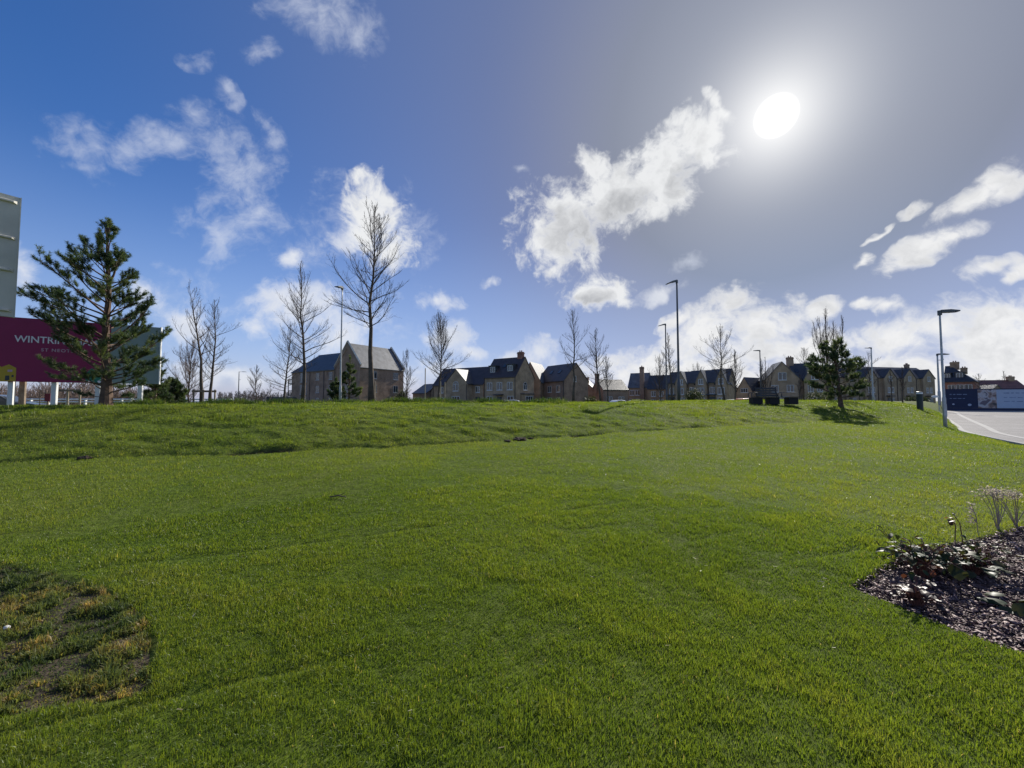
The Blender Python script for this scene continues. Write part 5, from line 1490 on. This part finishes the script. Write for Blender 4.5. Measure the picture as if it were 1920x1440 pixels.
x = rng.uniform(max(P[:, 0].min(), -5.2), P[:, 0].max(), n); y = rng.uniform(P[:, 1].min(), P[:, 1].max(), n)
cl = fbm(x * 4.5, y * 4.5, 91, 3)
k = inside(PATCH, x, y) & (rng.uniform(size=n) < .36 + .75 * sstep(.38, .55, fbm(x * 9, y * 9, 97, 3))) & (poly_dist(PATCH, x, y) < .01 - .05 * vnoise(x * 7, y * 7, 95))
x, y, cl = x[k], y[k], cl[k]
o = make_blades(x, y, (.010 + .05 * sstep(.42, .70, fbm(x * 9, y * 9, 97, 3))) * rng.uniform(.3, 1.3, len(x)) + .010, .0052 * rng.uniform(.6, 1.7, len(x)), np.clip(.36 + 1.8 * (fbm(x * 5.4, y * 5.4, 93, 3) - .5) + rng.normal(0, .18, len(x)), 0, 1), 'weeds', M_weed, lean=.95, dz=.010 + .035 * (fbm(x * 6, y * 6, 81, 3) - .4) * sstep(.02, -.10, poly_dist(PATCH, x, y)))
tag(o, 'straggly dull weeds and moss on the soil patch', None, None, 'stuff')
p = unpro(12, 1180); q = MB()
t_ = np.linspace(0, math.pi, 6)
bm = bmesh.new(); bmesh.ops.create_icosphere(bm, subdivisions=3, radius=.016)
for v in bm.verts:
    v.co *= 1 + .18 * (math.sin(v.co.x * 90) * math.cos(v.co.y * 70 + 1)); v.co.x *= 1.25; v.co.z *= .7
me = bpy.data.meshes.new('pebble'); bm.to_mesh(me); bm.free(); me.polygons.foreach_set('use_smooth', [True] * len(me.polygons))
me.materials.append(mat('pale_flint', (.62, .60, .58), rough=.6)); o = bpy.data.objects.new('pebble', me); COL.objects.link(o); o.location = (p[0], p[1], H(*p) + .04)
tag(o, 'single white pebble lying on the weedy soil patch', 'pebble')

# turf clods by the broken foot of the bank
M_clod = mat('turf_clod', (.055, .038, .026), rough=.95, var=.4, scale=12, bump=.8)
def clod(px, py, r_, seed, label, flat=.5):
    rr_ = np.random.default_rng(seed); p = unpro(px, py); bm = bmesh.new(); bmesh.ops.create_icosphere(bm, subdivisions=3, radius=r_)
    f1, f2 = rr_.uniform(0, 6, 2)
    for v in bm.verts:
        c = v.co / r_; v.co *= 1 + .22 * math.sin(c.x * 4 + f1) * math.cos(c.y * 5 + f2) + .10 * math.sin(c.z * 9 + c.x * 7 + f1); v.co.z *= flat; v.co.x *= 1.5
    me = bpy.data.meshes.new('turf_clod'); bm.to_mesh(me); bm.free(); me.materials.append(M_clod)
    o = bpy.data.objects.new('turf_clod', me); COL.objects.link(o); o.location = (p[0], p[1], H(*p) + r_ * flat * .4); o.rotation_euler = (0, 0, rr_.uniform(0, 3))
    tag(o, label, 'clod', 'broken turf clods at the foot of the bank')
clod(974, 826, .13, 1, 'largest dark turf clod at the foot of the bank')
clod(952, 829, .07, 2, 'small turf clod just left of the largest clod')
clod(995, 823, .06, 3, 'small turf clod just right of the largest clod')
clod(160, 862, .09, 4, 'turf clod in the bare gap below the large pine')
p = unpro(636, 938); q = MB(); q.tube([(-.13, 0, .03), (-.02, .015, .045), (.10, -.01, .03)], [.008, .010, .005], 6); q.tube([(-.02, .015, .045), (.05, .06, .07)], [.006, .003], 5)
o = q.build('stick', M_twig); o.location = (p[0], p[1], H(*p)); tag(o, 'short dead stick lying on the lawn left of centre', 'stick')

# ------------------------------------------------------------------ bark-mulched bed, right
M_mulch = mat('mulch_base', (.045, .030, .027), rough=.8, var=.5, scale=30, bump=1.0, bscale=60, detail=8)
tag(sheet(BED, .02, 'mulch_bed', M_mulch, step=.04, amp=.05, sc=3.0, lim=(-99, 9, 0, 6)), 'bark-mulched planting bed with a pointed corner', None, None, 'structure')
def chip_mat():
    m = bpy.data.materials.new('bark_chips'); nt, out = nodes_of(m)
    b = N(nt, 'BsdfPrincipled'); nt.links.new(b.outputs[0], out.inputs[0])
    at = N(nt, 'Attribute', attribute_name='tint')
    c = ramp(nt, at.outputs['Fac'], [(0, (.065, .034, .034)), (.5, (.16, .095, .092)), (.85, (.28, .18, .17)), (1, (.46, .35, .32))]); nt.links.new(c, b.inputs['Base Color'])
    b.inputs['Roughness'].default_value = .6; b.inputs['Specular IOR Level'].default_value = .32
    return m
P = np.array(BED); n = 150000
y = rng.uniform(P[:, 1].min(), 5.6, n); x = rng.uniform(P[:, 0].min(), 8.5, n)
k = inside(BED, x, y) & (poly_dist(BED, x, y) < -.005); x, y = x[k], y[k]; n = len(x)
z = ground_h(x, y) + .02 + .05 * (fbm(x * 3, y * 3, 81, 3) - .4) + rng.uniform(0, .022, n)
L = np.clip(rng.gamma(2.2, .0042, n), .003, .045)[:, None]; Wd = L * rng.uniform(.22, .55, (n, 1)); T = L * .12 + .0015
a = rng.uniform(0, 6.28, n); tl, tr_ = rng.normal(0, .33, n), rng.normal(0, .33, n)
u = np.stack([np.cos(a) * np.cos(tl), np.sin(a) * np.cos(tl), np.sin(tl)], 1); v = np.stack([-np.sin(a) * np.cos(tr_), np.cos(a) * np.cos(tr_), np.sin(tr_)], 1); w = np.cross(u, v)
C = np.stack([x, y, z], 1)
V = np.stack([C - u * L - v * Wd, C + u * L - v * Wd * .7, C + u * L * .9 + v * Wd, C - u * L * .8 + v * Wd * .8, C + w * T - u * L - v * Wd, C + w * T + u * L - v * Wd * .7, C + w * T + u * L * .9 + v * Wd, C + w * T - u * L * .8 + v * Wd * .8], 1).reshape(-1, 3)
fc = np.array([[0, 3, 2, 1], [4, 5, 6, 7], [0, 1, 5, 4], [1, 2, 6, 5], [2, 3, 7, 6], [3, 0, 4, 7]]).reshape(-1)
idx = (np.arange(n)[:, None] * 8 + fc[None, :]).reshape(-1)
tag(fast_mesh('bark_chips', V, 4, idx, chip_mat(), {'tint': np.repeat(np.clip(rng.beta(2, 3, n), 0, 1), 8)}), 'loose glinting bark chips covering the bed', None, None, 'stuff')

# --- plants of the bed
M_bleaf = leaf_mat('leathery_leaf', [(0, (.014, .026, .012)), (.5, (.030, .055, .020)), (.8, (.065, .060, .028)), (1, (.16, .06, .04))], trans=.25, rough=.5, spec=.3, tmul=(1.5, 1.1, .5))
M_bstem = mat('reddish_stem', (.14, .055, .04), rough=.5, var=.3); M_dry = leaf_mat('dry_flower', [(0, (.26, .23, .20)), (.5, (.42, .38, .34)), (1, (.62, .57, .52))], trans=.55, rough=.8, spec=.1, tmul=(1.1, 1.05, .9))
M_dead = leaf_mat('withered_leaf', [(0, (.035, .018, .014)), (.5, (.085, .042, .028)), (1, (.20, .11, .07))], trans=.3, rough=.45, spec=.5, tmul=(1.4, 1, .7))
def leaf_grid(base, direc, up_, L, Wd, droop, cup, r, nl=7, nw=5):
    """one broad leaf: an oval, cupped and drooping sheet"""
    d = np.array(direc, float); d /= np.linalg.norm(d); s = np.cross(d, up_); s /= np.linalg.norm(s); n_ = np.cross(s, d)
    V = []; t = np.linspace(0, 1, nl)
    cen = np.zeros((nl, 3)); ang_ = 0.0; cen[0] = base
    for i_ in range(1, nl):
        ang_ = droop * t[i_]; cen[i_] = cen[i_ - 1] + L / (nl - 1) * (d * math.cos(ang_) - n_ * math.sin(ang_))
    for i_ in range(nl):
        wv_ = Wd * .5 * max(.03, math.sin(math.pi * min(1, t[i_] * .93 + .05)) ** .7)
        nn = n_ * math.cos(droop * t[i_]) + d * math.sin(droop * t[i_])
        for j_ in range(nw):
            q_ = (j_ / (nw - 1) - .5) * 2; V.append(cen[i_] + s * wv_ * q_ + nn * (cup * wv_ * q_ * q_ + r.normal(0, .003)))
    F_ = [(i_ * nw + j_, i_ * nw + j_ + 1, (i_ + 1) * nw + j_ + 1, (i_ + 1) * nw + j_) for i_ in range(nl - 1) for j_ in range(nw - 1)]
    return V, F_
def mesh_tint(mb, name, mt, parent, tints):
    o = mb.build(name, mt, parent, smooth=True)
    a = o.data.attributes.new('tint', 'FLOAT', 'POINT'); a.data.foreach_set('value', np.concatenate(tints).astype(np.float32)); return o
def bed_pt(px, py):
    x, y, z = ray(px, py); p = unpro(px, py); return np.array([p[0], p[1], H(*p) + .03])
def broadleaf(px, py, label, n_leaf, reach, seed, lw=(.07, .13), name='broadleaf_plant', hgt=.18, mt=None, spread=None, tintr=(.2, .8)):
    r = np.random.default_rng(seed); b = bed_pt(px, py)
    t = empty(name, b, 0, label, 'plant')
    sm = MB(); lm = MB(); tn = []
    for k in range(n_leaf):
        a = r.uniform(0, 6.28); rr_ = reach * math.sqrt(r.uniform(.02, 1)); e = np.array([math.cos(a) * rr_ * (spread or 1), math.sin(a) * rr_ * .7, hgt * r.uniform(.35, 1.05)])
        m_ = np.array([e[0] * .45, e[1] * .45, e[2] * .75]); sm.tube([(e[0] * .1, e[1] * .1, -.03), m_, e], [.007, .006, .004], 5, cap=False)
        L_ = r.uniform(*lw) ; d_ = np.array([math.cos(a + r.normal(0, .5)), math.sin(a + r.normal(0, .5)), r.uniform(-.35, .45)])
        V_, F_ = leaf_grid(e, d_, (0, 0, 1), L_ * 1.25, L_, r.uniform(.2, 1.1), r.uniform(-.3, .5), r); lm.add(V_, F_); tn.append(np.full(len(V_), np.clip(r.uniform(*tintr), 0, 1)))
    sm.build('stems', M_bstem, t); mesh_tint(lm, 'leaves', mt or M_bleaf, t, tn); return t
broadleaf(1745, 1066, 'glossy broad-leaved evergreen plant in the pointed end of the mulch bed', 36, .28, 4, hgt=.22, spread=1.2, lw=(.055, .105))
broadleaf(1822, 1072, 'smaller glossy dark plant beside the larger glossy one', 24, .20, 5, hgt=.15, spread=1.2, lw=(.06, .10))
broadleaf(1716, 1128, 'withered reddish drooping plant nearest the tip of the mulch bed', 30, .15, 6, hgt=.17, mt=M_dead, lw=(.03, .065), tintr=(.0, .55))
def twiggy(px, py, label, seed, h_=.30, w_=.26, n_=26):
    r = np.random.default_rng(seed); b = bed_pt(px, py); t = empty('twiggy_shrub', b, 0, label, 'plant'); sm = MB(); lm = MB(); tn = []
    for k in range(n_):
        a = r.uniform(0, 6.28); rr_ = w_ * math.sqrt(r.uniform(.05, 1)); e = np.array([math.cos(a) * rr_, math.sin(a) * rr_ * .7, h_ * r.uniform(.45, 1.1)]); m_ = e * np.array([.35, .35, .6]) + r.normal(0, .015, 3)
        sm.tube([(e[0] * .1, e[1] * .1, -.03), m_, e], [.006, .0045, .0025], 5, cap=False)
        for j in range(4):
            v = r.uniform(.4, 1); o_ = m_ + (e - m_) * v; dd = (e - m_) + r.normal(0, .10, 3); dd /= np.linalg.norm(dd); e2 = o_ + dd * r.uniform(.04, .12); sm.tube([o_, e2], [.003, .002], 3, cap=False)
            if r.uniform() < .75:
                V_, F_ = leaf_grid(e2, dd + r.normal(0, .5, 3), (0, 0, 1), r.uniform(.035, .075), r.uniform(.02, .045), r.uniform(.3, 1.2), .4, r, nl=5, nw=3); lm.add(V_, F_); tn.append(np.full(len(V_), np.clip(r.uniform(.1, 1), 0, 1)))
    sm.build('stems', M_bstem, t); mesh_tint(lm, 'leaves', M_bleaf, t, tn); return t
twiggy(1728, 1078, 'taller dark twiggy shrub with small reddish leaves at the left end of the mulch bed', 12, h_=.27)
twiggy(1850, 1060, 'low dark twiggy shrub on the right of the glossy plants', 13, h_=.17, w_=.22, n_=18)
broadleaf(1925, 1140, 'pale leafy plant cut by the photo edge in the mulch bed', 9, .12, 7, hgt=.10, tintr=(.4, .7), lw=(.08, .13))
# upright sprigs with a few leaves
def sprig(px, py, tip, label, seed, leaves=3, mt=None, ls=.06):
    r = np.random.default_rng(seed); b = bed_pt(px, py); t = empty('sprig', b, 0, label, 'plant', 'thin sprigs in the mulch bed')
    e = np.array(tip); m_ = e * .5 + np.array([.02, 0, .05]); q = MB(); q.tube([(0, 0, -.03), m_, e], [.005, .004, .003], 5); q.build('stem', M_bstem, t)
    lm = MB(); tn = []
    for k in range(leaves):
        o_ = m_ + (e - m_) * (k + 1) / leaves; V_, F_ = leaf_grid(o_, (r.normal(), r.normal(), .2), (0, 0, 1), ls * 1.2, ls * .8, .7, .3, r); lm.add(V_, F_); tn.append(np.full(len(V_), r.uniform(.3, 1)))
    mesh_tint(lm, 'leaves', mt or M_bleaf, t, tn)
sprig(1684, 1056, (.03, 0, .21), 'thin upright sprig with a pale leaf left of the glossy plant', 3)
sprig(1790, 1018, (.05, .05, .22), 'arching reddish sprig behind the glossy plant', 4, leaves=4, mt=M_dead)
sprig(1806, 1016, (-.09, .0, .30), 'bare leaning sprig behind the glossy plant', 5, leaves=1, ls=.03)
def dryhead(px, py, h_, label, seed, wide, n_, lean=0.0, ht=.09, single=False):
    """dead flower heads on thin stems"""
    r = np.random.default_rng(seed); b = bed_pt(px, py); t = empty('dead_flower', b, 0, label, 'plant', 'dead flower stems in the mulch bed')
    sm = MB(); hm = MB(); tn = []
    ns = 1 if single else 9
    for s_ in range(ns):
        top = np.array([lean + r.normal(0, wide * (0 if single else .5)), r.normal(0, wide * .35), h_ * r.uniform(.85, 1.05)])
        sm.tube([(r.normal(0, .02), 0, -.03), top * .5 + np.array([.015, 0, 0]), top], [.004, .0035, .0025], 5, cap=False)
        for k in range(n_ // ns):
            a = r.uniform(0, 6.28)
            if single: o_ = top + np.array([r.normal(0, .012), r.normal(0, .012), r.uniform(-ht * 2.2, .02)]); L_ = .020
            else: o_ = top + np.array([r.normal(0, .03), r.normal(0, .03), r.normal(0, .022)]); L_ = .016
            V_, F_ = leaf_grid(o_, (math.cos(a), math.sin(a), r.uniform(-.4, .9)), (0, 0, 1), L_ * r.uniform(.7, 1.6), L_, r.uniform(0, .8), .3, r, nl=3, nw=3); hm.add(V_, F_); tn.append(np.full(len(V_), r.uniform(0, 1)))
    sm.build('stem', M_dead_stem, t); mesh_tint(hm, 'flower_head', M_dry, t, tn)
M_dead_stem = mat('dry_stem', (.30, .24, .19), rough=.8)
dryhead(1836, 1002, .30, 'single drooping dry flower spike at the bed edge', 3, .02, 60, lean=-.09, single=True)
dryhead(1872, 992, .36, 'wide cluster of dry flower heads at the far edge of the bed', 4, .20, 300, ht=.20)
dryhead(1905, 986, .36, 'dry flower cluster cut by the photo edge', 5, .18, 280, ht=.18)
# fallen pale leaves and straws on the lawn
M_straw = leaf_mat('fallen_straw', [(0, (.30, .25, .15)), (1, (.55, .50, .38))], trans=.3, rough=.4, spec=.4)
n = 170; r_ = np.sqrt(rng.uniform(1.5 ** 2, 9 ** 2, n)); a_ = rng.uniform(-R(54), R(54), n); x = r_ * np.sin(a_); y = r_ * np.cos(a_)
k = (poly_dist(BED, x, y) > .02) & (poly_dist(PATCH, x, y) > .02); x, y = x[k], y[k]; n = len(x)
z = ground_h(x, y) + rng.uniform(.015, .035, n); th = rng.uniform(0, 6.28, n); L = rng.uniform(.006, .020, n); u = np.stack([np.cos(th), np.sin(th), rng.normal(0, .3, n)], 1) * L[:, None]; v = np.stack([-np.sin(th), np.cos(th), rng.normal(0, .3, n)], 1) * .0028
C = np.stack([x, y, z], 1); V = np.stack([C - u - v, C + u - v * .6, C + u + v * .6, C - u + v], 1).reshape(-1, 3)
tag(fast_mesh('fallen_leaves', V, 4, np.arange(len(V)), M_straw, {'tint': np.repeat(rng.uniform(0, 1, n), 4)}), 'scattered pale straws and leaf bits on the lawn', None, None, 'stuff')
